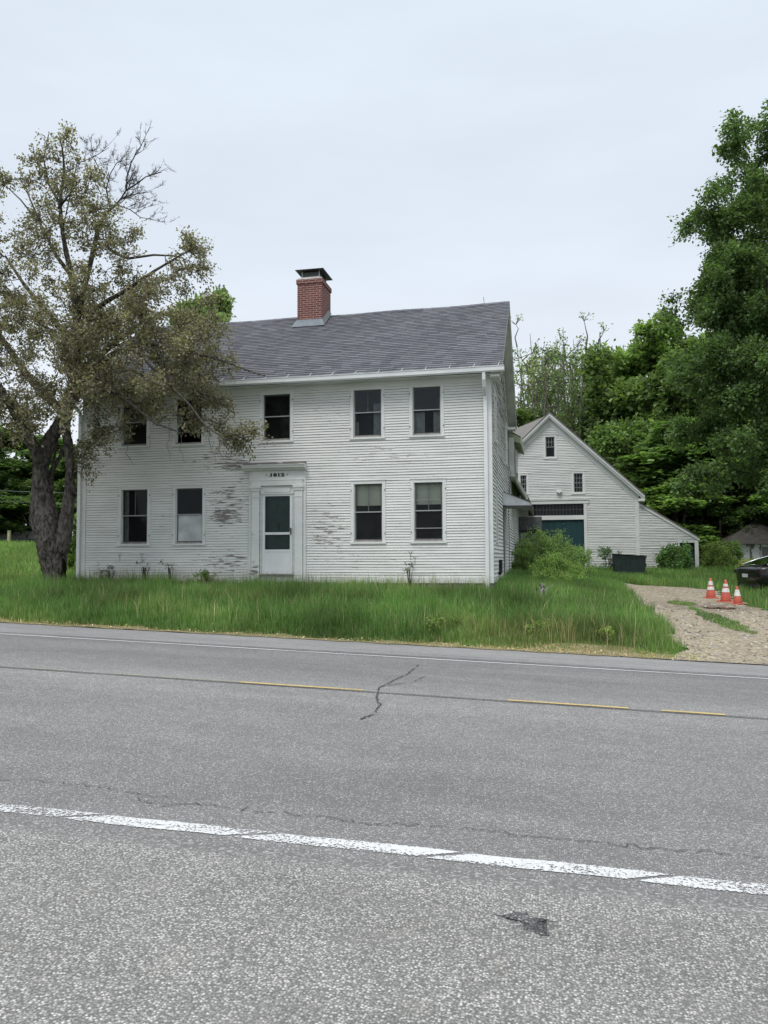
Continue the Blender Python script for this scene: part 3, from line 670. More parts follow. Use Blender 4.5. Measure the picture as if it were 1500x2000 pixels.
for i in range(20):                                     # gutter straps lapped over the first shingle course
    x = -12.9+i*.615; mb = MB(); z = sg(x)
    mb.tube([(x,19.50,6.37+z),(x+.012,19.62,6.40+z),(x+.02,19.70,6.462+z),(x+.045,19.715,6.50+z)], .007, 5, m_pipe); obj('gutter_strap', mb, house)
def downspout(x, y, zt, zb):
    mb = MB(); mb.box(x-.045, x+.045, y-.10, y-.035, zb, zt-.55, m_pipe)
    mb.tube([(x,19.56,zt-.02),(x,19.57,zt-.20),(x,19.66,zt-.36),(x,y-.07,zt-.52),(x,y-.07,zt-.62)], .048, 8, m_pipe); obj('downspout', mb, house)
downspout(-1.56, 20.0, 6.25, .72); downspout(-12.98, 20.0, 6.25, .95)
for a,b,c,d,mt,mo in fw:
    wd = window(house, TF, a, b, c, d, mt, mode={'curtline':'half','shadeopen':'shade'}.get(mo, mo))
for b_ in ((-3.43,-2.68,-.05,-.03,2.36,2.378),(-3.42,-2.69,-.05,-.035,3.09,3.10)): mb = MB(); mb.box(*b_, m_lsash, TF); obj('screen_bar', mb, house)
for a,b,c,d,mt,mo in sw: window(house, TS, a, b, c, d, mt, mode=mo)
# brackets / rust marks under sills
for x, z in ((-11.72,1.70),(-11.05,1.72),(-3.52,1.72),(-3.41,1.60)):
    mb = MB(); mb.tube([(x-.05,19.975,z+.06),(x,19.97,z),(x+.04,19.975,z+.06)], .007, 5, m_sill); mb.tube([(x,19.97,z),(x+.005,19.972,z-.16)], .006, 5, m_sill); obj('iron_bracket', mb, house)
# front entry
ent = MB()
ent.box(-7.91, -7.83, -.02, .05, .99, 3.95, m_trim, TF); ent.box(-6.40, -6.32, -.02, .05, .99, 3.95, m_trim, TF)
for x0, x1 in ((-7.83,-7.60),(-6.63,-6.40)):
    ent.box(x0, x1, -.02, .075, 1.17, 3.42, m_trim, TF); ent.box(x0-.0, x1+.0, -.02, .10, .985, 1.17, m_trim, TF)
    ent.box(x0+.07, x1-.07, .075, .079, 1.25, 3.15, m_trim, TF)
    ent.box(x0-.005, x1+.005, .0, .082, 3.245, 3.262, m_trim, TF)
    ent.box(x0-.015, x1+.015, .0, .095, 3.42, 3.49, m_trim, TF); ent.box(x0-.035, x1+.035, .0, .115, 3.49, 3.555, m_trim, TF)
ent.box(-7.60, -7.545, -.02, .035, .99, 3.545, m_trim, TF); ent.box(-6.685, -6.63, -.02, .035, .99, 3.545, m_trim, TF)
ent.box(-7.545, -6.685, -.02, .033, 3.345, 3.545, m_trim, TF); ent.box(-7.48, -6.75, .033, .045, 3.38, 3.51, m_trim, TF)
ent.box(-7.57, -6.66, .0, .06, 3.33, 3.352, m_trim, TF)
ent.box(-7.83, -6.40, -.02, .09, 3.556, 3.70, m_trim, TF); ent.box(-7.83, -6.40, -.02, .07, 3.70, 3.955, m_trim, TF)
ent.box(-7.86, -6.37, .0, .10, 3.695, 3.712, m_trim, TF)
ent.box(-7.545, -6.685, -.02, .03, .985, 1.17, m_trim, TF)
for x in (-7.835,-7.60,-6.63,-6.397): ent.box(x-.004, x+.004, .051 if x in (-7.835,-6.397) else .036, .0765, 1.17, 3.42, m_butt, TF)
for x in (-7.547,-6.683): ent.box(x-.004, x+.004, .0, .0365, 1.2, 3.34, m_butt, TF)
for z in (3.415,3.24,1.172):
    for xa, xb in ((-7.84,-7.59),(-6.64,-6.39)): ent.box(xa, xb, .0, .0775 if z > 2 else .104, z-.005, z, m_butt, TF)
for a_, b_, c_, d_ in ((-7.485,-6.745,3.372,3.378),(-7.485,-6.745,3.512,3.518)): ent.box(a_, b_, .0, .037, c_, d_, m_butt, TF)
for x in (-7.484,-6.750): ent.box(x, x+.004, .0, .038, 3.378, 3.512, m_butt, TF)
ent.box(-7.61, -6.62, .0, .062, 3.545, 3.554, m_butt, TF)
obj('door_surround', ent, house)
th = MB(); th.box(-7.60, -6.63, -.02, .11, 1.17, 1.20, m_sill, TF); obj('threshold', th, house)
co_ = MB(); co_.prism([(0.0,3.957),(.13,3.957),(.17,4.0),(.235,4.02),(.25,4.075),(.27,4.085),(.27,4.10),(0.0,4.135)], -8.06, -6.30, m_trim, T=lambda a,b,c: (b,YF-a,c))
co_.face([(-8.06,YF-.272,4.103),(-6.30,YF-.272,4.103),(-6.30,YF-.005,4.139),(-8.06,YF-.005,4.139)], m_sill)
co_.box(-8.05, -6.31, .0, .16, 4.101, 4.175, m_flake, TF, taper=.0); obj('door_cornice', co_, house)
cu = bpy.data.curves.new('numerals', 'FONT'); cu.body = '1812'; cu.size = .118; cu.offset = .007; cu.extrude = .003; cu.align_x = 'CENTER'; cu.space_character = 1.12
tmp = bpy.data.objects.new('tmp', cu); C.objects.link(tmp); bpy.context.view_layer.update()
me = bpy.data.meshes.new_from_object(tmp.evaluated_get(bpy.context.evaluated_depsgraph_get())); bpy.data.objects.remove(tmp)
num = MB()
for p in me.polygons: num.face([(-7.115+me.vertices[i].co.x*1.62, YF-.074-me.vertices[i].co.z, 3.80+me.vertices[i].co.y) for i in p.vertices], m_num)
for sx in (-1,1): num.prism([(-7.115+sx*.295+.016*math.cos(t), 3.842+.016*math.sin(t)) for t in np.linspace(0,2*math.pi,9)[:-1]], YF-.078, YF-.071, m_num)
# slab serifs of the old figures
for x in (-.2025,.0545): num.box(-7.115+x-.028, -7.115+x+.040, YF-.077, YF-.0705, 3.797, 3.809, m_num)
obj('date_numerals', num, house)
sd = MB(); z0, z1 = 1.205, 3.328; x0, x1 = -7.54, -6.69
sd.box(x0, x0+.075, .0, .03, z0, z1, m_pipe, TF); sd.box(x1-.075, x1, .0, .03, z0, z1, m_pipe, TF)
sd.box(x0+.075, x1-.075, .0, .029, 3.275, z1, m_pipe, TF); sd.box(x0+.075, x1-.075, .0, .034, 2.245, 2.31, m_pipe, TF)
sd.box(x0+.075, x1-.075, .0, .029, 1.79, 1.85, m_pipe, TF); sd.box(x0+.075, x1-.075, .0, .018, z0+.10, 1.79, m_pipe, TF); sd.box(x0+.075, x1-.075, .0, .029, z0, z0+.10, m_pipe, TF)
SD = obj('storm_door', sd, house)
pn = MB(); pn.face([TF(x0+.07,.01,1.85),TF(x1-.07,.01,1.85),TF(x1-.07,.01,3.28),TF(x0+.07,.01,3.28)], m_glass); obj('glass_pane', pn, SD)
hd = MB(); hd.box(x1-.055, x1-.03, .03, .06, 2.25, 2.42, m_black, TF); obj('handle', hd, SD)
gd = MB(); gd.box(x0+.01, x1-.01, -.14, -.10, 1.2, 3.3, m_green, TF)
for zc, zd in ((1.42,2.02),(2.15,2.66),(2.80,3.12)):
    for xa, xb in ((x0+.12,-7.155),(-7.075,x1-.12)):
        gd.box(xa, xb, -.10, -.088, zc, zd, m_green, TF); gd.box(xa+.03, xb-.03, -.088, -.082, zc+.03, zd-.03, m_green, TF)
GD = obj('front_door', gd, house)
kn = MB(); kn.tube([(-7.115,YF+.078,2.56),(-7.115,YF+.07,2.48),(-7.115,YF+.062,2.38)], [.012,.018,.010], 6, m_black); obj('knocker', kn, GD)
# chimney
ch = MB(); CX0, CX1, CY0, CY1 = -7.66, -6.86, 23.3, 24.3
ch.box(CX0, CX1, CY0, CY1, 8.9, 10.225, m_brick); ch.box(CX0-.03, CX1+.03, CY0-.03, CY1+.03, 10.225, 10.365, m_brick)
CH = obj('chimney', ch, ROOF)
c2 = MB(); c2.box(CX0-.02, CX1+.02, CY0-.02, CY1+.02, 10.366, 10.43, m_conc, taper=.05); obj('mortar_crown', c2, CH)
c3 = MB()
for x in (CX0+.11, CX1-.13):
    for y in (CY0+.11, CY1-.13): c3.box(x, x+.02, y, y+.02, 10.431, 10.66, m_metal)
c3.box(CX0+.11, CX1-.11, CY0+.10, CY0+.11, 10.45, 10.475, m_metal); c3.box(CX0+.125, CX1-.125, CY0+.125, CY1-.125, 10.431, 10.64, m_dmetal)
q = (CX0-.06, CX1+.06, CY0-.06, CY1+.06)
c3.box(q[0], q[1], q[2], q[3], 10.66, 10.672, m_dmetal); c3.box(q[0]+.03, q[1]-.03, q[2]+.03, q[3]-.03, 10.673, 10.705, m_dmetal, taper=.22); obj('chimney_cap', c3, CH)
c4 = MB(); zz = lambda y: EZ+(y-EY)*(PZ-EZ)/(PY-EY)+.02
c4.face([(CX0-.14,CY0-.20,zz(CY0-.20)),(CX1+.14,CY0-.20,zz(CY0-.20)),(CX1+.015,CY0-.015,zz(CY0)+.13),(CX0-.015,CY0-.015,zz(CY0)+.13)], m_flash)
c4.face([(CX1+.14,CY0-.20,zz(CY0-.20)),(CX1+.12,PY,zz(PY)+.01),(CX1+.012,PY,zz(PY)+.13),(CX1+.015,CY0-.015,zz(CY0)+.13)], m_dmetal)
c4.face([(CX0-.14,CY0-.20,zz(CY0-.20)),(CX0-.12,PY,zz(PY)+.01),(CX0-.012,PY,zz(PY)+.13),(CX0-.015,CY0-.015,zz(CY0)+.13)], m_dmetal)
obj('flashing', c4, CH)
mb = MB(); mb.tube([(-1.87,24,9.38),(-1.89,24.0,9.62)], .008, 5, m_dmetal); obj('roof_rod', mb, ROOF)
# side door and its metal awning, vent pipe, conduit
mb = MB(); mb.box(24.75, 24.86, -.02, .03, 1.12, 3.25, m_trim, TS); mb.box(25.64, 25.75, -.02, .03, 1.12, 3.25, m_trim, TS); mb.box(24.86, 25.64, -.02, .03, 3.12, 3.25, m_trim, TS)
mb.box(24.86, 25.64, -.10, -.02, 1.15, 3.12, m_greyboard, TS); obj('side_door', mb, house)
mb = MB(); Y0, Y1 = 24.45, 26.1
mb.prism([(XR+.02,3.62),(-.62,3.30),(-.52,3.20),(-.55,3.14),(XR+.02,3.22)], Y0, Y0+.012, m_metal)
mb.prism([(XR+.02,3.62),(-.62,3.30),(-.52,3.20),(-.55,3.14),(XR+.02,3.22)], Y1, Y1+.012, m_metal)
for (xa,za),(xb,zb) in (((XR+.02,3.625),(-.62,3.305)),((-.62,3.305),(-.52,3.205)),((-.52,3.205),(-.55,3.14))):
    mb.face([(xa,Y0-.02,za),(xb,Y0-.02,zb),(xb,Y1+.02,zb),(xa,Y1+.02,za)], m_dmetal); mb.tube([(xa,Y0-.006,za),(xb,Y0-.006,zb)], .010, 5, m_dmetal)
mb.box(XR+.02, -.55, Y0-.02, Y0+.03, 3.15, 3.20, m_dmetal); mb.box(XR+.02, XR+.05, Y0-.02, Y0+.04, 1.0, 3.2, m_dmetal); obj('door_awning', mb, house)
mb = MB(); mb.tube([(XR+.07,22.1,1.55),(XR+.07,22.1,1.18)], .05, 8, m_black); mb.tube([(XR+.07,22.1,1.22),(XR+.07,21.75,1.18)], .05, 8, m_black); obj('vent_pipe', mb, house)
mb = MB(); mb.tube([(XR+.03,28.1,6.1),(XR+.03,28.1,4.9),(XR+.10,28.0,4.5),(XR+.03,27.6,3.6),(XR+.03,27.6,1.2)], .012, 5, m_wire); obj('cable_run', mb, house)

# the ell running back from the house
ell = MB()
clap(ell, m_side, TS, lambda z: (28.0, 38.5), 1.10, 4.9, .104, [(32.3,33.1,2.2,3.45)], seed=5, p=.024, bw=.016)
TE = lambda u, n, z: (-1.21+n, u, z)
clap(ell, m_side, TE, lambda z: (28.42, 31.1), 4.55, 5.9, .074, [(29.6,30.3,4.75,5.6)], seed=6)
ell.box(XR, -1.213, 28.42, 31.09, 4.5, 5.9, m_soffit)
ell.face([(XR,38.5,.9),(-5.5,38.5,.9),(-5.5,38.5,4.9),(XR,38.5,4.9)], m_side); ell.face([(-5.5,28,.9),(-5.5,41,.9),(-5.5,41,4.9),(-5.5,28,4.9)], m_side)
ell.box(-5.4, XR-.25, 38.5, 42.0, .9, 3.9, m_side)
obj('ell_wall', ell, house)
er = MB()                                              # upper roof: steep eastern slope over a deep boxed eave
def slope(mb, xa, za, xb, zb, y0, y1, m, th=.12, rows=10):
    for i in range(rows):
        k0, k1 = i/rows, (i+1)/rows; dz = .01
        mb.face([(xa+(xb-xa)*k0,y0,za+(zb-za)*k0+dz),(xa+(xb-xa)*k1,y0,za+(zb-za)*k1),(xa+(xb-xa)*k1,y1,za+(zb-za)*k1),(xa+(xb-xa)*k0,y1,za+(zb-za)*k0+dz)], m, [(y0,i+.2),(y0,i+.8),(y1,i+.8),(y1,i+.2)])
slope(er, -.98, 5.92, -1.9, 6.5, 28.45, 31.6, m_broof); slope(er, XR, 4.9, -3.4, 5.9, 28.45, 41.9, m_broof); slope(er, -5.6, 4.9, -3.4, 5.9, 28.45, 41.9, m_broof)
slope(er, -.80, 3.92, XR-.01, 5.02, 30.0, 41.8, m_broof, rows=7)
obj('ell_roof', er, ROOF)
et = MB()
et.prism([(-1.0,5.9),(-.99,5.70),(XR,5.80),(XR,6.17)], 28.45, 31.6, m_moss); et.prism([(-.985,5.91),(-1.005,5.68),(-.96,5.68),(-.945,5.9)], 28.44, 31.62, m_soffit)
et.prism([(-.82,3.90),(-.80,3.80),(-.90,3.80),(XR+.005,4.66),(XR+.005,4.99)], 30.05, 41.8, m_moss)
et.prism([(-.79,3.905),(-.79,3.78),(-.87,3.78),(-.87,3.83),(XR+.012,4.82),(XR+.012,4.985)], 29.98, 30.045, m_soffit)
obj('ell_eave', et, house)
window(house, TE, 29.6, 30.3, 4.75, 5.6, 5.2)
mb = MB()                                              # boxy wooden hood over the ell door, brace and trellis
mb.box(XR+.03, -.38, 36.5, 38.0, 2.86, 3.46, m_hood); mb.box(XR+.03, -.40, 36.45, 38.05, 2.76, 2.858, m_black); obj('porch_hood', mb, house)
mb = MB(); mb.tube([(XR+.06,37.0,2.3),(-.85,37.0,2.78)], .04, 6, m_greyboard); mb.tube([(XR+.06,36.6,1.0),(XR+.06,36.6,2.8)], .045, 6, m_greyboard); obj('hood_brace', mb, house)
mb = MB()
for i in range(9): mb.box(-1.30+i*.085, -1.265+i*.085, 38.0, 38.02, 1.0, 2.75, m_wsash)
for i in range(10): mb.box(-1.32, -.58, 38.021, 38.03, 1.1+i*.17, 1.13+i*.17, m_wsash)
obj('trellis', mb, house)

# ------------------------------------------------------------------ the barn
BY = 42.0
TB = lambda u, n, z: (u, BY-n, z)
barn = thing('barn', (0, 46, .95), 'white clapboard barn with teal sliding door, three small windows and side lean-to', 'barn')
pk = onY(1073,808,BY); ev = onY(1258,968,BY); cr_ = onY(1247,1000,BY)
BX1 = cr_[0]; BX0 = -BX1+.05; sl_ = (pk[1]-ev[1])/(ev[0]-pk[0]); rz = lambda x: pk[1]-sl_*abs(x-pk[0])
wz_ = lambda x: rz(x)-.16
wt = [onY(1061,850,BY)+onY(1088,896,BY), onY(1116,921,BY)+onY(1143,965,BY), onY(1012,925,BY)+onY(1033,966,BY)]
dr = onY(1036,1016,BY)+onY(1143,1100,BY); tr_ = onY(1036,986,BY)+onY(1143,1006,BY); hdr = onY(1040,979,BY)
bh = [(a[0],a[2],a[3],a[1]) for a in wt]+[(dr[0]-.1, dr[2]+.12, .8, hdr[1])]
def bext(z):
    ze = wz_(BX1)
    if z <= ze: return (BX0, BX1-.14)
    h = (pk[1]-.16-z)/sl_; return (max(BX0, pk[0]-h), min(BX1-.14 if h > BX1-.14 else 99, pk[0]+h))
mb = MB(); clap(mb, m_barn, TB, bext, .95, pk[1]-.3, .088, bh, seed=8, p=.02, wav=.008, lo=3, hi=5, bw=.018)
mb.face([(BX1,BY,.6),(BX1,BY+14,.6),(BX1,BY+14,wz_(BX1)),(BX1,BY,wz_(BX1))], m_barn); mb.face([(BX0,BY,.6),(BX0,BY+14,.6),(BX0,BY+14,wz_(BX0)),(BX0,BY,wz_(BX0))], m_barn)
mb.face([(BX0,BY+14,.6),(BX1,BY+14,.6),(BX1,BY+14,wz_(BX1)),(pk[0],BY+14,pk[1]-.2),(BX0,BY+14,wz_(BX0))], m_barn)
obj('wall', mb, barn)
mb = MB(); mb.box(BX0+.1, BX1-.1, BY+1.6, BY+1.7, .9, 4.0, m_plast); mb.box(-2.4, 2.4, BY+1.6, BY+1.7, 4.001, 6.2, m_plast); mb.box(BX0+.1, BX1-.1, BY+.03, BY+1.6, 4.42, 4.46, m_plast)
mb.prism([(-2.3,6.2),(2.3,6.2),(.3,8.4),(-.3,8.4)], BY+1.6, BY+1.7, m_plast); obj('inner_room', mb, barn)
mb = MB(); mb.box(BX1-.16, BX1+.02, -.03, .03, .9, wz_(BX1)-.1, m_trim, TB)
for sx in (-1, 1):
    xe = ev[0] if sx > 0 else -ev[0]+.1; th_ = .36
    dx = lambda d: d
    # frieze board on the wall, then the proud rake board and moulding
    mb.prism([(pk[0],pk[1]-.22),(xe-sx*.28,rz(xe-sx*.28)-.22),(xe-sx*.28,rz(xe-sx*.28)-.22-th_),(pk[0],pk[1]-.22-th_)], BY-.045, BY+.01, m_trim)
    mb.prism([(pk[0],pk[1]-.02),(xe,rz(xe)-.02),(xe,rz(xe)-.15),(pk[0],pk[1]-.17)], BY-.34, BY-.29, m_trim)
    mb.prism([(pk[0],pk[1]-.171),(xe-sx*.05,rz(xe-sx*.05)-.171),(xe-sx*.05,rz(xe-sx*.05)-.26),(pk[0],pk[1]-.26)], BY-.289, BY-.02, m_trim)
    mb.box(min(xe-sx*.30,xe), max(xe-sx*.30,xe), BY-.34, BY+14, rz(xe)-.30, rz(xe)-.171, m_trim)
obj('rake_trim', mb, barn)
mb = MB()
for sx in (-1, 1):
    xe = ev[0]+.03 if sx > 0 else -ev[0]+.07; n = 40
    for i in range(n):
        k0, k1 = i/n, (i+1)/n; xa, xb = xe+(pk[0]-xe)*k0, xe+(pk[0]-xe)*k1
        mb.face([(xa,BY-.37,rz(xa)+.045),(xa,BY+14.4,rz(xa)+.045),(xb,BY+14.4,rz(xb)+.035),(xb,BY-.37,rz(xb)+.035)], m_broof, [(0,i+.2),(14.8,i+.2),(14.8,i+.8),(0,i+.8)])
    mb.face([(xe,BY-.37,rz(xe)+.045),(pk[0],BY-.37,pk[1]+.045),(pk[0],BY-.37,pk[1]-.02),(xe,BY-.37,rz(xe)-.02)], m_broof)
obj('roof', mb, barn)
mb = MB(); a = onY(1066,812,47.5); b = onY(990,842,47.5)     # shallower cross roof of the rear bay
for i in range(24):
    k0, k1 = i/24, (i+1)/24; y0, y1 = BY+.3+5.2*k0, BY+.3+5.2*k1
    mb.face([(a[0],y0,a[1]-1.9+1.9*k0),(b[0]-3,y0,b[1]-3.2+1.9*k0),(b[0]-3,y1,b[1]-3.2+1.9*k1),(a[0],y1,a[1]-1.9+1.9*k1)], m_broof, [(0,i+.2),(5,i+.2),(5,i+.8),(0,i+.8)])
obj('rear_roof', mb, barn)
for i, a in enumerate(wt): window(barn, TB, a[0], a[2], a[3], a[1], (a[1]+a[3])/2, case=.10, mode='barn', head=.10 if i == 0 else .06, sash=m_lsash)
mb = MB(); x0, x1 = dr[0], dr[2]
mb.box(x1-.02, x1+.14, -.03, .05, .9, tr_[1]+.02, m_trim, TB); mb.box(x0-.15, x1+.24, -.03, .07, tr_[1]+.02, hdr[1]+.02, m_trim, TB); mb.box(x0-.17, x1+.26, 0, .11, hdr[1]+.021, hdr[1]+.05, m_trim, TB)
mb.box(x0-.12, x1-.021, -.03, .04, dr[1], tr_[3], m_trim, TB); obj('door_frame', mb, barn)
mb = MB(); mb.box(x0-.1, x1-.022, -.10, -.06, .9, dr[1], m_teal, TB); obj('sliding_door', mb, barn)
mb = MB(); mb.face([TB(x0,-.04,tr_[3]),TB(x1,-.04,tr_[3]),TB(x1,-.04,tr_[1]+.02),TB(x0,-.04,tr_[1]+.02)], m_glass); mb2 = MB()
for i in range(18): x = x1-.03-i*.17; mb2.box(x-.008, x+.008, -.055, -.025, tr_[3], tr_[1]+.02, m_sash, TB)
mb2.box(x0, x1-.022, -.056, -.03, (tr_[3]+tr_[1])/2, (tr_[3]+tr_[1])/2+.018, m_sash, TB)
TRW = obj('transom_window', mb2, barn); obj('glass_pane', mb, TRW)
mb = MB(); a = onY(1092,960,BY); mb.box(a[0]-.13, a[0]+.13, .02, .16, a[1]-.05, a[1]+.05, m_pipe, TB); mb.box(a[0]-.05, a[0]+.05, .16, .24, a[1]-.10, a[1]+.02, m_pipe, TB); obj('floodlight', mb, barn)
# lean-to
lt = onY(1249,984,BY); lr = onY(1366,1052,BY); LX1 = onY(1363,1060,BY)[0]; ls = (lt[1]-lr[1])/(lr[0]-lt[0]); lz = lambda x: lt[1]-ls*(x-lt[0])
d2 = onY(1327,1060,BY)
mb = MB()
def lext(z): return (BX1+.02, min(LX1, lt[0]+(lt[1]-.05-z)/ls))
clap(mb, m_barn, TB, lext, .95, lt[1]-.1, .083, [(d2[0]-.1, LX1+.1, .8, d2[1]+.10)], seed=12, p=.022, bw=.02)
mb.face([(LX1,BY,.6),(LX1,BY+9,.6),(LX1,BY+9,lr[1]-.1),(LX1,BY,lr[1]-.1)], m_barn); obj('lean_to_wall', mb, barn)
mb = MB(); mb.prism([(BX1+.02,lz(BX1)+.02),(lr[0],lr[1]+.02),(lr[0],lr[1]-.12),(BX1+.02,lz(BX1)-.12)], BY-.06, BY+.0, m_trim)
mb.box(d2[0]-.10, LX1-.0, -.02, .04, d2[1], d2[1]+.13, m_trim, TB); mb.box(d2[0]-.10, d2[0], -.02, .04, .9, d2[1], m_trim, TB); mb.box(LX1-.16, LX1+.02, -.02, .06, .9, d2[1], m_trim, TB); obj('lean_to_trim', mb, barn)
mb = MB(); mb.prism([(BX1+.021,lz(BX1)+.08),(lr[0]+.03,lr[1]+.06),(lr[0]+.03,lr[1]+.021),(BX1+.021,lz(BX1)+.021)], BY-.09, BY+9, m_broof); obj('lean_to_roof', mb, barn)
mb = MB(); mb.box(d2[0], LX1-.16, -.35, -.3, .9, d2[1], m_green, TB); obj('lean_to_door', mb, barn)

# ------------------------------------------------------------------ shed
SX = onY(1420,1100,45)[0]; SZ = 1.0; ez = onY(1440,1063,45)[1]; pz = onY(1475,1026,46)[1]
shed = thing('garden_shed', (SX+1.8, 46.5, SZ), 'small weathered shed with dark hipped roof and peeling white boards behind the car', 'shed')
mb = MB(); mb.box(SX, SX+3.6, 45, 48.4, SZ-.3, ez, m_boards); obj('wall', mb, shed)
mb = MB(); o_ = .35; A = (SX-o_,45-o_,ez), (SX+3.6+o_,45-o_,ez), (SX+3.6+o_,48.4+o_,ez), (SX-o_,48.4+o_,ez); pk2 = (SX+1.8,46.7,pz+.25)
for i in range(4):
    a, b = A[i], A[(i+1)%4]
    for k in range(14):
        l = lambda p, t: tuple(p[j]+(pk2[j]-p[j])*t for j in range(3))
        mb.face([l(a,k/14), l(b,k/14), l(b,(k+1)/14), l(a,(k+1)/14)], m_sroof, [(0,k+.2),(3,k+.2),(3,k+.8),(0,k+.8)])
mb.face([p for p in A[::-1]], m_greyboard); mb.box(SX-.02, SX+3.62, 44.93, 44.99, ez-.14, ez-.01, m_boards); obj('roof', mb, shed)
mb = MB(); mb.box(SX+1.75, SX+2.9, 44.94, 44.985, SZ, ez-.16, m_greyboard); obj('door', mb, shed)

# ------------------------------------------------------------------ vegetation builders
def unit(v): return v/np.maximum(np.linalg.norm(v, axis=-1, keepdims=True), 1e-6)
def leaf_quads(P, D, size, r, droop=.25, wide=.34, flat=.5):
    n = len(P); a = unit(D*.7+r.normal(0,.6,(n,3))+np.array([0,0,-droop])); nr = unit(r.normal(0,1,(n,3))*(1-flat)+np.array([0,0,flat*1.6]))
    b = unit(np.cross(a, nr)); c = np.cross(b, a); s = (size*r.uniform(.65,1.25,n))[:,None]
    return np.stack([P, P+a*s*.5+b*s*wide+c*s*.10, P+a*s, P+a*s*.5-b*s*wide+c*s*.10], 1)
def lobes(r, c, rad, n, lr, per, shell=.75, low=-.6):
    """separate leafy masses over the crown, each flat-bottomed, with gaps between"""
    o_ = []
    for q in ell_pts(r, c, rad, n, shell, low):
        k = lr*r.uniform(.7,1.25); o_ += [np.array(q)+np.array(p) for p in ell_pts(r, (0,0,0), (k,k,k*.55), per, .4, -.45)]
    return o_
def make_tree(name, limbs, centers, crad, twigs, per, lsize, tints, bark, r, root=None, label=None, cat='tree', group=None, loc=(0,0,0),
              brad=.03, up=.25, start=0., flat=.5, droop=.25, tw_r=.006, extra=None, lump=.0, cvar=.18, sides=7):
    """limbs: [(points, radii)]; centres of leaf sprays are joined to the nearest wood already grown"""
    root = root or thing(name, loc, label, cat, group)
    mb = MB()
    nodes = []; 
    for pts, rr in limbs:
        if lump and rr[0] > .11: bark_tube(mb, pts, rr, 44 if rr[0] > .2 else 26, bark, lump)
        else: mb.tube(pts, rr, sides if rr[0] > .08 else 5, bark)
        for (a, b) in zip(pts[:-1], pts[1:]):
            a, b = np.array(a, float), np.array(b, float)
            for k in np.linspace(0, 1, 5)[:-1]:
                p = a+(b-a)*k
                if p[2] > start: nodes.append(p)
    nodes.append(np.array(limbs[0][0][-1], float)); ND = np.array(nodes); cap = len(nodes)
    order = np.argsort([np.min(np.linalg.norm(ND-c, axis=1)) for c in centers]) if len(centers) else []
    TP, TD, TC = [], [], []
    for ci in order:
        c = centers[ci]; d = np.linalg.norm(ND-c, axis=1)+.35*np.maximum(0, ND[:,2]-c[2]); i = int(np.argmin(d)); a = ND[i]; L = np.linalg.norm(c-a)
        if L > .05:
            m1 = a+(c-a)*.35+r.normal(0,.06*L,3)+[0,0,.05*L]; m2 = a+(c-a)*.7+r.normal(0,.07*L,3)+[0,0,.06*L]
            mb.tube([a, m1, m2, c], [brad*min(1.6,.5+L*.35), brad*.75*min(1.4,.5+L*.3), brad*.5, brad*.3], 4, bark, cap=False)
            ND = np.vstack([ND, m1, m2, c])
        dirc = unit((c-a)[None])[0]
        for k in range(twigs):
            dv = unit((dirc*.7+r.normal(0,.75,3)+[0,0,up])[None])[0]; l = crad*r.uniform(.45,1.25)
            mid = c+dv*l*.5+r.normal(0,.06*l,3); end = c+dv*l+np.array([0,0,-.12*l*droop*4*r.random()])
            mb.tube([c, mid, end], [tw_r*1.5, tw_r, tw_r*.5], 3, bark, cap=False)
            t = np.sqrt(r.random(per)); q = np.where(t[:,None] < .5, c+(mid-c)*t[:,None]*2, mid+(end-mid)*(t[:,None]*2-1))
            TP.append(q+r.normal(0, lsize*.55+crad*.07, (per,3))); TD.append(np.repeat(dv[None], per, 0)); TC.append(np.full(per, ci))
    obj('trunk', mb, root, smooth=True) if loc == (0,0,0) or True else None
    if TP:
        P = np.concatenate(TP); D = np.concatenate(TD); ci = np.concatenate(TC)
        V = leaf_quads(P, D, lsize, r, droop, flat=flat)
        cf = r.normal(1, cvar, (len(centers),1)).clip(.55,1.5)[ci]
        tt = np.array(tints); kk = r.random(len(P)); base = tt[(kk*len(tt)).astype(int).clip(0,len(tt)-1)]
        tint = (base*cf*r.uniform(.75,1.3,(len(P),1))).clip(0,1)
        V = V-np.array(ORG[root.name]); quads('crown', V, m_leaf, tint, root)
    return root
def ell_pts(r, c, rad, n, shell=.55, low=-1.):
    out_ = []
    while len(out_) < n:
        v = r.normal(0,1,3); v /= np.linalg.norm(v); 
        if v[2] < low: continue
        k = (shell+(1-shell)*r.random())**.6 if r.random() < .75 else r.random()**.5
        out_.append(np.array(c)+v*k*np.array(rad))
    return out_

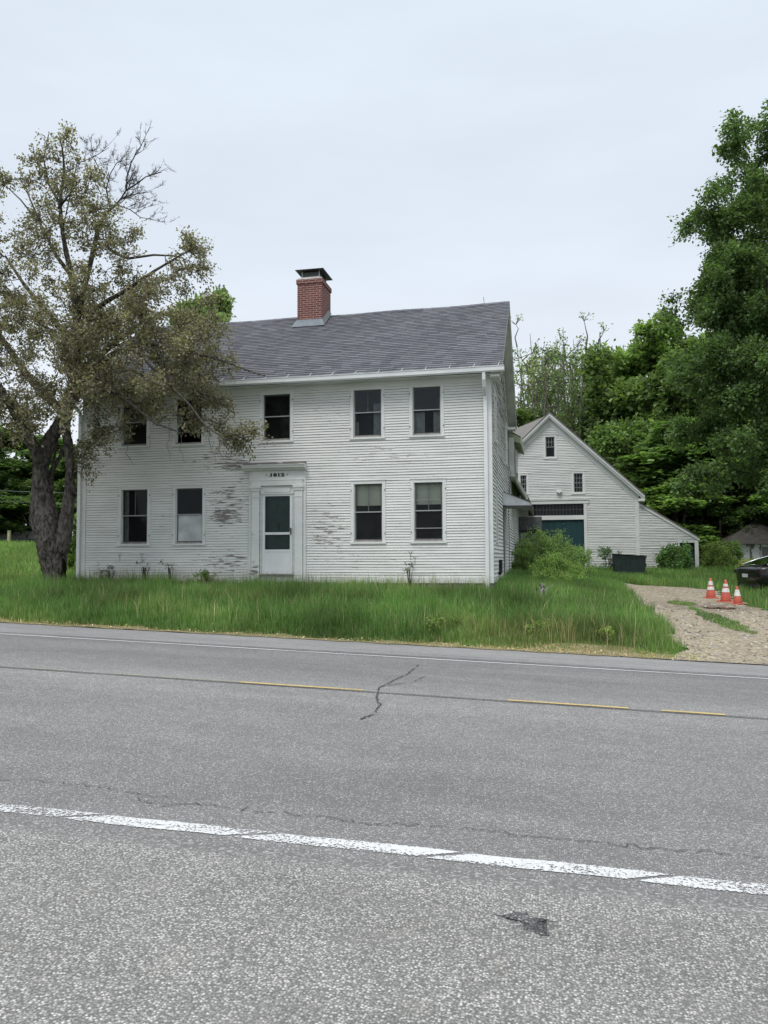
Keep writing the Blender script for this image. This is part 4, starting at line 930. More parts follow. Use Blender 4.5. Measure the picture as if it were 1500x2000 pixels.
# ------------------------------------------------------------------ the old apple tree at the left
r = np.random.default_rng(4)
AY = 17.9
def A(*seq):                             # limb drawn as (u, v, distance offset, radius)
    return [(lambda q: (q[0], AY+d, q[1]))(onY(u, v, AY+d)) for u, v, d, _ in seq], [k for *_, k in seq]
limbs = [A((109,1175,0,.36),(109,1150,0,.30),(107,1120,0,.29),(104,1090,0,.33),(98,1060,0,.38),(91,1030,0,.38),(86,1000,0,.33),(82,970,0,.26),(80,940,.0,.21),(82,905,0,.20),(96,865,.1,.17),(112,835,.1,.16),(128,800,.2,.15),(145,740,.2,.14),(150,680,.3,.125),(148,600,.3,.10),(140,540,.3,.08),(125,470,.2,.06),(118,400,.2,.045),(125,330,.1,.03),(118,270,.1,.015)),
 A((112,1085,0,.22),(122,1055,-.02,.20),(130,1010,0,.17),(135,970,0,.14),(137,920,0,.125),(134,870,0,.12),(128,830,0,.12),(140,780,-.2,.13),(175,730,-.4,.085),(225,690,-.5,.065),(290,672,-.7,.045),(350,685,-.8,.032),(420,700,-.9,.02),(480,722,-1,.018),(520,735,-1,.008)),
 A((84,925,0,.15),(68,880,-.3,.14),(45,830,-.7,.13),(20,790,-1,.12),(-15,740,-1.2,.10),(-60,670,-1.5,.07),(-120,610,-1.6,.04)),
 A((78,990,0,.12),(95,960,.1,.10),(100,925,.3,.07),(118,890,.6,.05),(128,865,1.,.03)),
 A((100,945,.1,.05),(104,905,.3,.04),(112,860,.6,.03),(115,820,.9,.02)),
 A((148,640,.3,.09),(165,560,.5,.075),(185,480,.6,.06),(192,440,.6,.055)),
 A((140,540,.3,.07),(110,500,.5,.05),(80,440,.7,.035),(55,380,.8,.02),(38,325,.8,.01)),
 A((118,400,.2,.04),(95,360,.3,.03),(85,310,.3,.02),(95,262,.3,.012)),
 A((120,400,.2,.03),(135,380,0,.025),(158,350,0,.016)),
 A((80,440,.7,.03),(40,390,.8,.02),(0,352,.9,.012)),
 A((150,640,.3,.08),(190,600,-.2,.065),(240,570,-.5,.05),(300,530,-.6,.035),(350,500,-.7,.02),(385,480,-.7,.01)),
 A((188,475,.6,.05),(205,478,.4,.045),(225,495,.3,.04),(250,505,.2,.035),(300,498,.1,.028),(345,500,0,.018),(375,512,0,.01)),
 A((175,730,-.4,.06),(220,760,-.8,.045),(270,800,-1,.034),(305,828,-1.1,.026),(345,842,-1.2,.014)),
 A((270,690,-.6,.04),(320,740,-1.,.035),(370,790,-1.2,.028),(400,830,-1.3,.024),(440,858,-1.4,.016),(492,852,-1.4,.012)),
 A((128,810,.1,.12),(60,740,.8,.10),(10,670,1.2,.08),(-40,600,1.5,.05)),
 A((145,740,.2,.1),(200,690,.9,.08),(260,640,1.3,.06),(330,610,1.6,.04)),
 A((150,680,.3,.1),(100,620,1.,.08),(50,560,1.4,.05),(10,500,1.4,.03))]
Rg = lambda pts: [(lambda q: np.array([q[0], AY+d, q[1]]))(onY(u, v, AY+d)) for u, v, d in pts]
cen = []
def blob(u0, u1, v0, v1, n, dd=1.5):
    for _ in range(n):
        a, b = r.random()*2*math.pi, math.sqrt(r.random())
        cen.extend(Rg([((u0+u1)/2+(u1-u0)/2*b*math.cos(a), (v0+v1)/2+(v1-v0)/2*b*math.sin(a), r.uniform(-dd, dd))]))
for a in ((-160,240,590,820,165,2.2),(120,415,590,770,128,1.9),(-120,120,500,640,34,1.8),(120,300,520,640,40,1.6),(20,180,400,520,22,.9),(75,145,255,400,13,.4),(45,85,300,380,4,.3),
          (0,45,345,365,4,.4),(150,195,320,430,9,.4),(150,260,400,520,16,.6),(250,385,500,560,11,.8),(330,425,570,700,16,1.),(150,330,730,815,22,1.2),(-120,90,760,870,40,1.6),
          (300,355,770,830,6,.5),(225,250,830,870,2,.1),(395,500,690,760,5,.3),(365,440,770,860,11,.4),(430,498,835,868,8,.15),(150,175,850,920,6,.3),(160,215,830,885,6,.3),(-80,10,400,560,22,1.),(360,400,720,790,6,.5),(180,300,440,500,2,.3),(350,392,472,500,6,.2)):
    blob(*a)
AT = make_tree('apple_tree', limbs, cen, .40, 6, 26, .073, [(.088,.085,.052),(.11,.105,.068),(.075,.078,.042),(.12,.092,.08),(.085,.07,.06),(.16,.15,.115)], m_bark, r,
     label='gnarled old apple tree with brownish leaves and one bare dead branch beside the road', loc=(-12.5, AY, .8), brad=.02, start=3.2, up=.15, droop=.35, lump=.17, sides=14, cvar=.14)
mb = MB(); rr_ = random.Random(3)
for (u_,v_) in ((246,868),(350,852),(410,850),(330,848),(428,862)):
    q_ = onY(u_, v_, AY-1.1); x_ = q_[0]; z_ = q_[1]; P_ = [(x_,AY-1.1,z_+.25)]
    for k_ in range(4): x_ += rr_.gauss(.02,.035); z_ -= rr_.uniform(.09,.16); P_.append((x_,AY-1.1+rr_.gauss(0,.03),z_))
    mb.tube(P_, [.008,.007,.006,.005,.003], 4, m_bark, cap=False)
    for k_ in (2,3,4): p_ = P_[k_]; mb.tube([p_, (p_[0]+rr_.uniform(-.1,.1),p_[1],p_[2]-.05)], .003, 3, m_bark, cap=False)
def dead(pts, r0, depth=0):
    mb.tube(pts, list(np.linspace(r0, r0*.35, len(pts))), 5, m_bark, cap=False)
    if depth > 2: return
    for i in range(1, len(pts)):
        for _ in range(3 if depth else 2):
            a = Vector(pts[i-1]).lerp(Vector(pts[i]), rr_.random()); d = (Vector(pts[i])-Vector(pts[i-1])).normalized()
            L = {0:.55,1:.22,2:.09}[depth]*rr_.uniform(.5,1.3); s = Vector((rr_.gauss(0,.7), rr_.gauss(0,.4), rr_.gauss(.1,.6)))
            e1 = a+(d*.6+s).normalized()*L*.5; e2 = e1+(d*.8+s*.7+Vector((0,0,.25))).normalized()*L*.5
            dead([tuple(a), tuple(e1), tuple(e2)], max(.0045, r0*.35), depth+1)
for seq in (((192,442,.6),(208,415,.6),(222,404,.55),(236,388,.5),(246,372,.5)), ((246,372,.5),(248,345,.5),(256,318,.5),(268,295,.5),(277,283,.5)),
            ((246,372,.5),(268,358,.5),(285,345,.5),(316,336,.5)), ((216,410,.6),(207,370,.7),(193,330,.8),(180,300,.8),(168,288,.8)),
            ((207,370,.7),(215,340,.6),(228,318,.6),(243,314,.6)), ((228,400,.5),(255,410,.4),(275,425,.4),(296,428,.4)), ((236,388,.5),(260,380,.5),(298,374,.5)),
            ((112,500,.3),(122,450,.1),(150,320,.0),(185,305,.0),(213,288,0))[1:]):
    P_ = [(lambda q: (q[0], AY+d, q[1]))(onY(u, v, AY+d)) for u, v, d in seq]; dead(P_, .045 if seq[0][0] == 192 else .026 if seq[0] in ((246,372,.5),) else .018)
obj('dead_branch', mb, AT, smooth=True)
mb = MB(); P_ = [(lambda q: (q[0], AY-.30+d, q[1]))(onY(u, v, AY-.30)) for u, v, d in ((121,1090,.03),(125,1100,0),(125,1118,.0),(123,1135,.02),(124,1152,.04))]
mb.tube(P_, [.012,.05,.045,.04,.03], 8, m_hole); obj('hollow', mb, AT, smooth=True)

# ------------------------------------------------------------------ the woods and single trees behind
def generic(seed, h, w, kind):
    r = np.random.default_rng(seed)
    if kind == 'round':
        tr = [((0,0,-.5),(.05,.0,h*.15),(.1,.05,h*.35),(0,.1,h*.55),(.1,0,h*.78)), (.035*h*.6,.026*h*.6,.02*h*.6,.012*h*.6,.004*h)]
        L = [tr]
        for k in range(6):
            a = k*1.05+r.random(); z0 = h*r.uniform(.18,.5); R_ = w*.36
            L.append(([(0,0,z0),(R_*.4*math.cos(a),R_*.4*math.sin(a),z0+h*.1),(R_*math.cos(a),R_*math.sin(a),z0+h*.22)],[.011*h,.007*h,.003*h]))
        cs = lobes(r,(0,0,h*.60),(w*.42,w*.42,h*.35),22,w*.13,8)+lobes(r,(w*.1,0,h*.34),(w*.46,w*.46,h*.2),14,w*.13,7)
        for _ in range(5):
            a = r.random()*6.3; cs += ell_pts(r,(w*.36*math.cos(a),w*.36*math.sin(a),h*r.uniform(.4,.8)),(w*.17,w*.17,h*.11),9)
        return L, cs, w*.085, 7, 24, .0215*h
    if kind == 'low':
        L = [([(0,0,-.5),(.1,0,h*.3),(0,.1,h*.6)],[.05*h*.5,.02*h,.01*h])]
        for k in range(5):
            a = k*1.3; L.append(([(0,0,h*.08),(w*.2*math.cos(a),w*.2*math.sin(a),h*.3),(w*.35*math.cos(a),w*.35*math.sin(a),h*.55)],[.014*h,.009*h,.004*h]))
        cs = lobes(r,(0,0,h*.46),(w*.45,w*.45,h*.46),30,w*.13,7,.6,-1)
        return L, cs, w*.075, 7, 24, .024*h
    if kind == 'column':
        L = [([(0,0,-.5),(.1,0,h*.35),(0,.05,h*.7),(.05,0,h*.95)],[.014*h,.011*h,.006*h,.002*h])]
        cs = ell_pts(r,(0,0,h*.55),(w*.42,w*.42,h*.42),90,shell=.3)
        return L, cs, w*.22, 6, 18, .020*h
    L = []; cs = []                                        # 'sparse': several thin whippy stems with few leaves
    for k in range(10):
        a = r.random()*6.3; R_ = w*.36*r.uniform(.3,1); x0, y0 = .18*w*r.normal(), .18*w*r.normal(); hh = h*r.uniform(.75,1)
        pts = [(x0+R_*math.cos(a)*t**1.5+r.normal(0,.05), y0+R_*math.sin(a)*t**1.5, hh*t-.4) for t in (0,.25,.5,.75,1)]
        L.append((pts, [.0085*h,.007*h,.005*h,.003*h,.001*h]))
        for _ in range(17):
            t = r.uniform(.25,1); p = np.array(pts[0])+(np.array(pts[-1])-np.array(pts[0]))*t; cs.append(p+r.normal(0,.065*w+.25,3)+[0,0,.4])
    return L, cs, w*.15, 5, 6, .011*h
DARK = [(.045,.078,.024),(.055,.095,.028),(.068,.115,.032),(.04,.066,.024)]
LIT = [(.075,.15,.03),(.095,.185,.04),(.06,.13,.025),(.11,.20,.05)]
protos = {}
def plant(kind, seed, u, vtop, wpx, Y, label, color=(1,1,1), cat='tree', name='woodland_tree', group='trees behind the house and barn', vb=None, tints=DARK, bark=None, rz=0.):
    x, ztop = onY(u, vtop, Y); zb = float(gz(x, Y)); h = ztop-zb
    depth = -x*math.sin(YAW)*1.0+Y*math.cos(YAW); wm = wpx/F*depth
    key = (kind, seed)
    if key not in protos:
        h0, w0 = h, wm; L, cs, cr, tw, per, ls = generic(seed, h0, w0, kind)
        o = make_tree(name, L, cs, cr, tw, per, ls, tints, bark or m_bark2, np.random.default_rng(seed+50), label=label, cat=cat, group=group, brad=.0028*h0+.01, up=.2, flat=.55, start=h0*.12, tw_r=.0012*h0)
        protos[key] = (o, h0, w0); o.location = (x, Y, zb); o.rotation_euler = (0,0,rz)
        for c in o.children:
            if c.name.startswith('crown'): c.color = (*color, 1)
        return o
    p, h0, w0 = protos[key]
    return dup(p, (x, Y, zb), rz, wm/w0, label, color, scz=h/h0)
# the large maple over the parked car
r = np.random.default_rng(8); mx_, my_ = 12.85, 34.5; mz = float(gz(mx_, my_))
T_ = lambda *p: (mx_+p[0], my_+p[1], mz+p[2]*.95)
limbs = [([T_(0,0,-.5),T_(0,0,1.5),T_(-.1,0,3.2),T_(.1,.1,6.5),T_(0,0,10),T_(.2,0,14),T_(.1,.1,17.5)],[.55,.42,.38,.3,.22,.13,.04])]
for a, z0, L_, dz in ((2.9,3.0,6.0,3.2),(3.5,4.2,5.6,3.8),(3.1,6.5,5.2,4.2),(2.4,5.5,5,4),(3.9,7.5,4.6,4.2),(3.0,10,4.4,4.2),(4.6,5,5,4),(1.2,6,5,4),(0,5,5,4),(5.4,8,5,4),(3.3,12.5,3.4,3.4),(1.8,11,4,4)):
    c_, s_ = math.cos(a), math.sin(a)
    limbs.append(([T_(0,0,z0),T_(c_*L_*.3,s_*L_*.3,z0+dz*.30),T_(c_*L_*.65,s_*L_*.65,z0+dz*.62),T_(c_*L_,s_*L_,z0+dz*.95)],[.17,.13,.08,.02]))
cen = []
for c, rd, n in (((-1.6,0,13.0),(4.4,4.4,4.3),22),((-.8,0,17.0),(3.6,3.0,2.6),13),((-1.4,0,8.4),(5.4,5.0,3.4),22),((-4.9,-1,6.0),(2.4,2.4,1.8),8),((-4.2,-.5,15.4),(2.3,2.2,1.7),8),((-5.7,-.6,12.0),(1.5,2.2,1.6),6),
                 ((-2.8,-1,18.9),(2.0,1.4,1.1),6),((3,0,10),(4.0,4.0,5),12),((-4.4,-1.5,4.0),(3.0,2.2,1.2),7),((-5.7,-.8,9.2),(1.5,1.8,1.6),7),((-4.4,-.6,11.0),(1.6,2,1.6),6)):
    cen += [np.array(T_(*p)) for p in lobes(r, c, rd, n, 1.15, 8, .7)]
make_tree('maple_tree', limbs, cen, .55, 8, 26, .15, [(.044,.078,.026),(.052,.09,.028),(.064,.108,.034),(.038,.066,.024)], m_bark2, r, label='tall dark green maple at the right edge, overhanging the parked black car', loc=(mx_,my_,mz), brad=.035, start=mz+3, up=.15, flat=.6, cvar=.14)
BR = (1.9,1.75,1.5)
plant('round', 1, 1292, 618, 215, 62, 'bright green round maple rising behind the barn lean-to, left of the tall maple', BR)
plant('round', 2, 1395, 640, 260, 57, 'broad dark maple beside the tall maple at right', (1.15,1.1,1.))
plant('column', 3, 1170, 626, 78, 61, 'narrow columnar green tree behind the right slope of the barn roof', (1.3,1.2,1.1))
plant('round', 1, 1222, 662, 150, 66, 'green tree top between the columnar tree and the bright maple', (1.55,1.45,1.3), rz=2.)
plant('sparse', 4, 1080, 622, 120, 60, 'thin bare-stemmed young trees with sparse leaves above the barn peak', (1.5,1.4,1.6), bark=m_bark3)
plant('sparse', 5, 1032, 645, 110, 63, 'sparse pale saplings just right of the house roof', (2.3,1.7,1.8), bark=m_bark3)
plant('sparse', 5, 1100, 628, 130, 70, 'pale young trees farther back, above the right side of the barn peak', (1.7,1.5,1.6), rz=.8)
plant('sparse', 4, 1052, 636, 130, 71, 'pale young trees farther back, above the left side of the barn peak', (1.9,1.6,1.7), rz=4.)
plant('sparse', 4, 1128, 640, 110, 66, 'sparse saplings between the barn peak and the columnar tree', (1.5,1.5,1.4), rz=2.2)
plant('low', 6, 1034, 758, 110, 57, 'low dark bushy tree behind the barn roof beside the house gable', (1.1,1.,.9))
plant('low', 7, 1250, 770, 230, 55, 'dense dark tree directly behind the right slope of the barn', (1.35,1.35,1.1))
plant('low', 6, 1355, 790, 250, 51, 'wide dark green tree behind the lean-to roof', (1.0,1.05,.9), rz=1.)
plant('low', 7, 1465, 800, 230, 50, 'dark tree behind the weathered shed', (.9,.95,.8), rz=2.6)
plant('low', 6, 1315, 905, 170, 47.5, 'brighter low tree touching the lean-to roof', (1.5,1.5,1.1), rz=3.6)
plant('low', 7, 1405, 945, 150, 48, 'shadowy undergrowth tree between lean-to and shed', (.65,.7,.65), rz=.6)
plant('low', 6, 1515, 930, 130, 47, 'leafy branch-laden tree leaning over the shed roof', (1.5,1.6,1.2), rz=2.)
plant('round', 2, 1560, 700, 280, 60, 'dark tree at far right behind the tall maple', (1.,1.,1.), rz=1.)
plant('low', 7, 1120, 800, 130, 60, 'dark bushy tree seen between the sapling stems above the barn peak', (1.0,1.0,.9), rz=.9)
# left side
plant('round', 2, 30, 835, 260, 46, 'dark green tree behind the apple trunk at far left', (.85,.9,.85), rz=.3)
plant('round', 1, 135, 895, 130, 44, 'green tree seen between the apple trunk and the house corner', (.9,.9,.75), rz=1.3)
plant('round', 2, -120, 800, 300, 44, 'dark tree at the left edge of the field', (.85,.9,.85), rz=2.)
plant('low', 7, 75, 955, 190, 41, 'low dark trees along the field wall behind the apple trunk', (.85,.9,.8), rz=1.)
plant('low', 6, -30, 945, 200, 40, 'low dark trees at the left end of the field wall', (.85,.9,.8), rz=2.)
plant('round', 1, 405, 556, 165, 37, 'light green treetop peeking over the house roof beside the apple tree', (1.75,1.5,1.6), rz=2.4)
plant('sparse', 5, 455, 585, 70, 35, 'twiggy sparse treetop showing above the roof ridge right of the light green one', (1.6,1.5,1.2), rz=1.)

# shrubs
def shrub(name, u, vtop, wpx, Y, label, tints, ls=.055, n=60, per=16, group=None, cat='shrub', color=(1,1,1), dx=0, hb=1., tw=6):
    x, zt = onY(u, vtop, Y); zb = float(gz(x, Y)); h = (zt-zb)*hb; depth = -x*math.sin(YAW)+Y*math.cos(YAW); wm = wpx/F*depth
    r = np.random.default_rng(int(u*7+vtop)); L = []
    for k in range(9):
        a = r.random()*6.3; R_ = wm*.38*r.random()
        L.append(([(x+.1*math.cos(a),Y+.1*math.sin(a),zb-.1),(x+R_*.5*math.cos(a),Y+R_*.5*math.sin(a),zb+h*.4),(x+R_*math.cos(a),Y+R_*math.sin(a),zb+h*.8)],[.018,.013,.006]))
    cs = [np.array(p) for p in ell_pts(r,(x,Y,zb+h*.42),(wm*.46,wm*.40,h*.50),n, shell=.4)]
    for _ in range(7): cs.append(np.array([x+wm*.4*r.normal()*.6, Y+.3*r.normal(), zb+h*r.uniform(.8,1.05)]))
    cs = [c for c in cs if c[2] > zb+.05]
    o = make_tree(name, L, cs, min(.5, wm*.16), tw, per, ls, tints, m_bark2, r, label=label, cat=cat, group=group, loc=(x,Y,zb), brad=.008, up=.35, start=zb+.2, tw_r=.003, flat=.4)
    for c in o.children:
        if c.name.startswith('crown'): c.color = (*color,1)
        if c.name.startswith('trunk'): c.name = 'stem'
    return o
FR = [(.09,.15,.035),(.115,.18,.05),(.07,.12,.03),(.135,.19,.065)]
DK = [(.03,.065,.02),(.045,.09,.03),(.06,.11,.04)]
shrub('shrub', 1062, 1048, 138, 32.5, 'big overgrown green shrub in front of the teal barn door', FR, .065, 140, 20, 'shrubs between house and barn', color=(1.,1.,1.))
shrub('shrub', 1128, 1072, 62, 33.5, 'smaller shrub at the right side of the big one, before the barn door jamb', FR, .06, 42, 16, 'shrubs between house and barn', color=(.95,1,.9))
shrub('shrub', 1024, 1080, 60, 29.5, 'shrub pressed against the side wall of the house', FR, .055, 42, 16, 'shrubs between house and barn', color=(.7,.75,.65))
shrub('weed_clump', 1085, 1092, 105, 28.5, 'bright green weeds below the big shrub', FR, .05, 80, 18, 'shrubs between house and barn', cat='weeds', color=(1.3,1.3,1.1))
shrub('weed_clump', 1130, 1112, 70, 30.5, 'low weeds right of the bright clump, reaching the drive', FR, .05, 30, 14, 'shrubs between house and barn', cat='weeds', color=(.9,.95,.8))
shrub('shrub', 1318, 1074, 62, 40.6, 'dark leafy shrub blocking the lean-to doorway', DK, .12, 60, 14, color=(1.2,1.2,1.))
shrub('shrub', 1190, 1074, 42, 40.5, 'scraggly dark sapling beside the green dumpster', DK, .09, 12, 8, color=(1.1,1.1,1.1))
shrub('shrub', 1392, 1068, 70, 42.5, 'olive bush right of the lean-to post', FR, .08, 50, 14, color=(.75,.7,.55))
shrub('shrub', 1428, 1062, 50, 43.5, 'green bush hugging the corner of the weathered shed', FR, .08, 50, 14, color=(.8,.85,.6))
shrub('shrub', 1462, 1098, 44, 40, 'yellow-flowering low bush behind the car boot', [(.30,.28,.03),(.12,.18,.04),(.36,.33,.04),(.10,.15,.04)], .06, 28, 12)
shrub('shrub', 142, 1010, 34, 24.5, 'leafy bush squeezed between apple trunk and house corner', FR, .07, 50, 14, color=(.9,.9,.8))
shrub('shrub', 48, 1068, 90, 35, 'rounded green bush in the field before the low stone wall', FR, .08, 50, 14, color=(.85,.9,.7))
shrub('weed_clump', 1070, 1118, 85, 24.5, 'knee-high bright weeds spilling into the grass right of the house corner', FR, .045, 60, 16, 'shrubs between house and barn', cat='weeds', color=(1.3,1.3,1.1))
shrub('weed_clump', 1120, 1128, 60, 26.5, 'low green weeds beside the bright patch, nearer the drive', FR, .045, 34, 14, 'shrubs between house and barn', cat='weeds', color=(1.1,1.15,.9))
for i_, (u_, v_, w__, y_) in enumerate(((180,1186,40,16.2),(330,1196,34,15.6),(520,1190,46,16.6),(612,1212,30,15.2),(700,1206,40,15.8),(950,1218,44,15.6),(1060,1222,50,15.4),(1180,1232,38,15.2),(90,1180,40,16.4),(440,1168,44,18.0))):
    shrub('grass_weed', u_, v_, w__, y_, ('leafy weed in the tall grass just right of the apple trunk','leafy weed in the grass below the milky window','leafy weed in the grass straight before the front door','low leafy weed near the road, right of the front door','leafy weed in the grass left of the right-hand lower windows','leafy weed in the grass before the right downspout','leafy weed near the road in front of the big shrub','leafy weed at the dry corner of grass by the drive','leafy weed in the grass directly before the apple trunk','leafy weed in the grass left of the front door, close to the wall')[i_], FR, .042, 9, 10, 'small leafy weeds in the tall grass', cat='weeds', color=(.8+.04*i_,.8+.03*i_,.65))
shrub('weed_clump', 800, 1192, 95, 16.4, 'low leafy weeds in the roadside grass below the right windows', FR, .05, 26, 14, 'leafy weeds in the roadside grass', cat='weeds', color=(.75,.8,.7))
shrub('weed_clump', 870, 1212, 60, 15.2, 'small leafy weed patch nearest the road in the grass', FR, .045, 16, 12, 'leafy weeds in the roadside grass', cat='weeds', color=(.9,.85,.7))
shrub('weed_clump', 405, 1122, 30, 19.7, 'bushy weed at the wall foot left of the front door', FR, .05, 12, 12, 'weeds against the front wall', cat='weeds', color=(.8,.85,.7))
for u, vt, wp, lb in ((215,1108,34,'wispy weed at the wall foot below the far left window'),(283,1098,22,'tall weed stalk at the wall foot between the two left windows'),(332,1098,20,'tall leafy weed under the milky window'),(197,1118,14,'small weed near the left corner board'),(800,1104,16,'grassy weed stalk under the two right windows')):
    shrub('weed_clump', u, vt, wp, 19.75, lb, [(.06,.075,.04),(.09,.10,.06)], .045, 4, 4, 'weeds against the front wall', cat='weeds', tw=3)

# ------------------------------------------------------------------ grass
def grass(name, x, y, h, wd, tints, seed, lean=.35, mask=None, z=None):
    r = np.random.default_rng(seed); 
    if mask is not None: k = mask(x, y); x, y, h = x[k], y[k], h[k]
    n = len(x); z = gz(x, y)-.01; az = r.uniform(0, 2*np.pi, n); la = r.uniform(0, 2*np.pi, n); L = lean*h*np.abs(r.normal(0,.8,n))
    d = np.stack([np.cos(az), np.sin(az), 0*az], 1); l = np.stack([np.cos(la)*L, np.sin(la)*L, 0*la], 1); up = np.array([0,0,1.])
    p0 = np.stack([x, y, z], 1); hh = h[:,None]; w_ = (wd*r.uniform(.6,1.4,n))[:,None]
    p1 = p0+up*hh*.55+l*.32; p2 = p0+up*(hh*.97-.25*L[:,None])+l
    V = np.concatenate([np.stack([p0-d*w_*.5, p0+d*w_*.5, p1+d*w_*.42, p1-d*w_*.42], 1), np.stack([p1-d*w_*.42, p1+d*w_*.42, p2+d*w_*.06, p2-d*w_*.06], 1)])
    tt = np.array(tints); b = tt[r.integers(0, len(tt), n)]*r.uniform(.7,1.3,(n,1))
    pn = np.sin(x*1.3+y*.7)+np.sin(x*.45-y*1.9+2)+.6*np.sin(x*3.7+1); b = b*(1+.16*pn[:,None]); yl = np.clip(np.sin(x*.9+2*np.sin(y*.8))*np.sin(y*1.7+x*.3), 0, 1)[:,None]; yl = yl*.4; yl = np.maximum(yl, np.clip(1.2-np.hypot((x+.2)/2.2,(y-14.9)/1.1),0,1)[:,None]); b = b*(1-yl*.7)+b*np.array([2.3,1.35,1.9])*yl*.7
    return tag(quads(name, V, m_grass, np.concatenate([b, b]).clip(0,1), None), kind='stuff')
GT = [(.045,.105,.018),(.058,.13,.022),(.07,.15,.03),(.038,.085,.016),(.085,.165,.038),(.12,.155,.06)]
r = np.random.default_rng(77)
def scat(n, x0, x1, y0, y1): return r.uniform(x0, x1, n), r.uniform(y0, y1, n)
nodrive = lambda x, y: (~in_drive(x, y, .03)) & ~((x > XL-.02) & (x < XR+.02) & (y > 19.98) & (y < 38.5)) & (y-.012*x > 14.10+.13*np.sin(2.1*x)+.08*np.sin(6.3*x+1)+.07*np.sin(15*x))
x, y = scat(215000, -19, 2.6, 14.05, 20.05); e = np.clip((y-.012*x-14.1)/.9, 0, 1)
h = (.10+.30*e**.7)*r.uniform(.55,1.25,len(x))*(1+.18*np.sin(x*1.7)*np.sin(y*1.3+x*.4)); cn = np.sin(x*5.1+2.2*np.sin(y*3.3))*np.sin(y*6.7+1.8*np.sin(x*2.1))+.6*np.sin(x*13+y*7)*np.sin(y*11); h *= (.92+.30*cn); h *= np.where(x > -1.5, .85, 1.); h *= np.where(y > 19.0, .62, 1.); h *= 1-.62*np.clip(1.3-np.hypot((x-.6)/1.7,(y-14.5)/.75),0,1); h *= np.where((np.abs(x+.25)<.32)&(y>18.9)&(y<20.1), .45, 1.); 
thin = np.where(x < 0.5, 1, 1-.5*np.clip((15.6-y)/1.5,0,1)); kp = r.random(len(x)) < thin
grass('tall_grass', x[kp], y[kp], h[kp], .0085, GT, 1, .35, nodrive)
x, y = scat(60000, -1.4, 3.4, 20, 33); h = .34*r.uniform(.5,1.3,len(x)); grass('side_grass', x, y, h, .011, GT, 2, .4, nodrive)
x, y = scat(60000, -42, -12.7, 15, 42); h = .26*r.uniform(.5,1.3,len(x)); grass('field_grass', x, y, h, .02, [(.07,.14,.03),(.09,.17,.035),(.11,.19,.045)], 3, .4, nodrive)
x, y = scat(60000, 1.5, 16, 17, 43); h = .27*r.uniform(.5,1.4,len(x)); grass('yard_grass', x, y, h, .015, GT, 4, .4, nodrive)
x, y = scat(2600, -18, 2.2, 14.5, 19.9); h = .46*r.uniform(.6,1.35,len(x)); grass('seed_stalks', x, y, h, .006, [(.22,.20,.12),(.16,.17,.08),(.30,.28,.18)], 5, .3, nodrive)
x, y = scat(2200, -12.8, -1.5, 19.4, 19.95); h = .42*r.uniform(.6,1.5,len(x)); grass('wall_foot_grass', x, y, h, .007, [(.10,.14,.05),(.14,.15,.08),(.20,.19,.12)], 6, .25)
ell_m = lambda cx, cy, rx, ry, a: (lambda x, y: (((x-cx)*math.cos(a)+(y-cy)*math.sin(a))/rx)**2+((-(x-cx)*math.sin(a)+(y-cy)*math.cos(a))/ry)**2+.35*np.sin(x*14)*np.sin(y*9) < 1)
x, y = scat(22000, 2.9, 4.4, 16.6, 23.4); h = .075*r.uniform(.5,1.5,len(x))
grass('drive_grass_tuft', x, y, h, .012, GT, 7, .6, lambda x, y: ell_m(3.40,22.4,.30,.7,.1)(x, y) | ell_m(3.62,18.4,.27,1.6,.12)(x, y) | ell_m(3.42,20.6,.10,.5,.1)(x,y))
x, y = scat(9000, -19, 2.4, 13.9, 14.5); h = .06*r.uniform(.4,1.8,len(x)); grass('verge_stubble', x, y, h, .008, [(.25,.22,.12),(.14,.16,.05),(.34,.30,.19),(.10,.14,.04)], 8, .9, lambda x, y: y-.012*x > 13.9)
n = 1500; x, y = scat(n, -14, 2.4, 13.8, 14.5); k = r.random(n) < np.clip(1-np.abs(y-.012*x-13.98)/.3,0,1); x, y = x[k], y[k]
P = np.stack([x, y, gz(x, y)+.03], 1); V = leaf_quads(P, np.stack([r.normal(size=len(x)), r.normal(size=len(x)), 0*x], 1), .05, r, 0, flat=.9)
tt = np.array([(.36,.29,.17),(.28,.20,.11),(.45,.40,.28),(.2,.14,.08)])
tag(quads('dead_leaves', V, m_grass, tt[r.integers(0,4,len(x))], None), kind='stuff')

n = 15000; x, y = scat(n, 1.6, 8, 13.8, 30.5); k = in_drive(x, y, -.05) & (r.random(n) < np.clip(1.25-(y-13.8)/14, .2, 1)*(.55+.45*np.sin(x*3.4+1.5*np.sin(y*.6)))); x, y = x[k], y[k]; n = len(x)
sz = r.gamma(2., .0085, n).clip(.008,.036)[:,None]; c0 = np.stack([x, y, gz(x, y)+.022], 1); az = r.uniform(0, 6.28, n); ring_ = [c0+np.stack([np.cos(az+t)*sz[:,0]*u_, np.sin(az+t)*sz[:,0], 0*az], 1) for t, u_ in ((0,1.3),(1.5,1),(3.0,1.2),(4.6,.9))]; top_ = c0+np.stack([r.normal(0,.2,n)*sz[:,0], r.normal(0,.2,n)*sz[:,0], sz[:,0]*r.uniform(.5,1.,n)], 1)
V = np.concatenate([np.stack([ring_[i], ring_[(i+1)%4], top_], 1) for i in range(4)]); tt = np.array([(.20,.17,.13),(.34,.30,.24),(.13,.115,.10),(.46,.42,.36),(.26,.24,.21)])[r.integers(0,5,n)]
g = G('loose_stone'); m_pebble = g.done(g.n('Attribute', attribute_name='tint').outputs['Color'], .9, None, .15)
tag(quads('loose_gravel', V, m_pebble, np.concatenate([tt]*4), None, 3), kind='stuff')

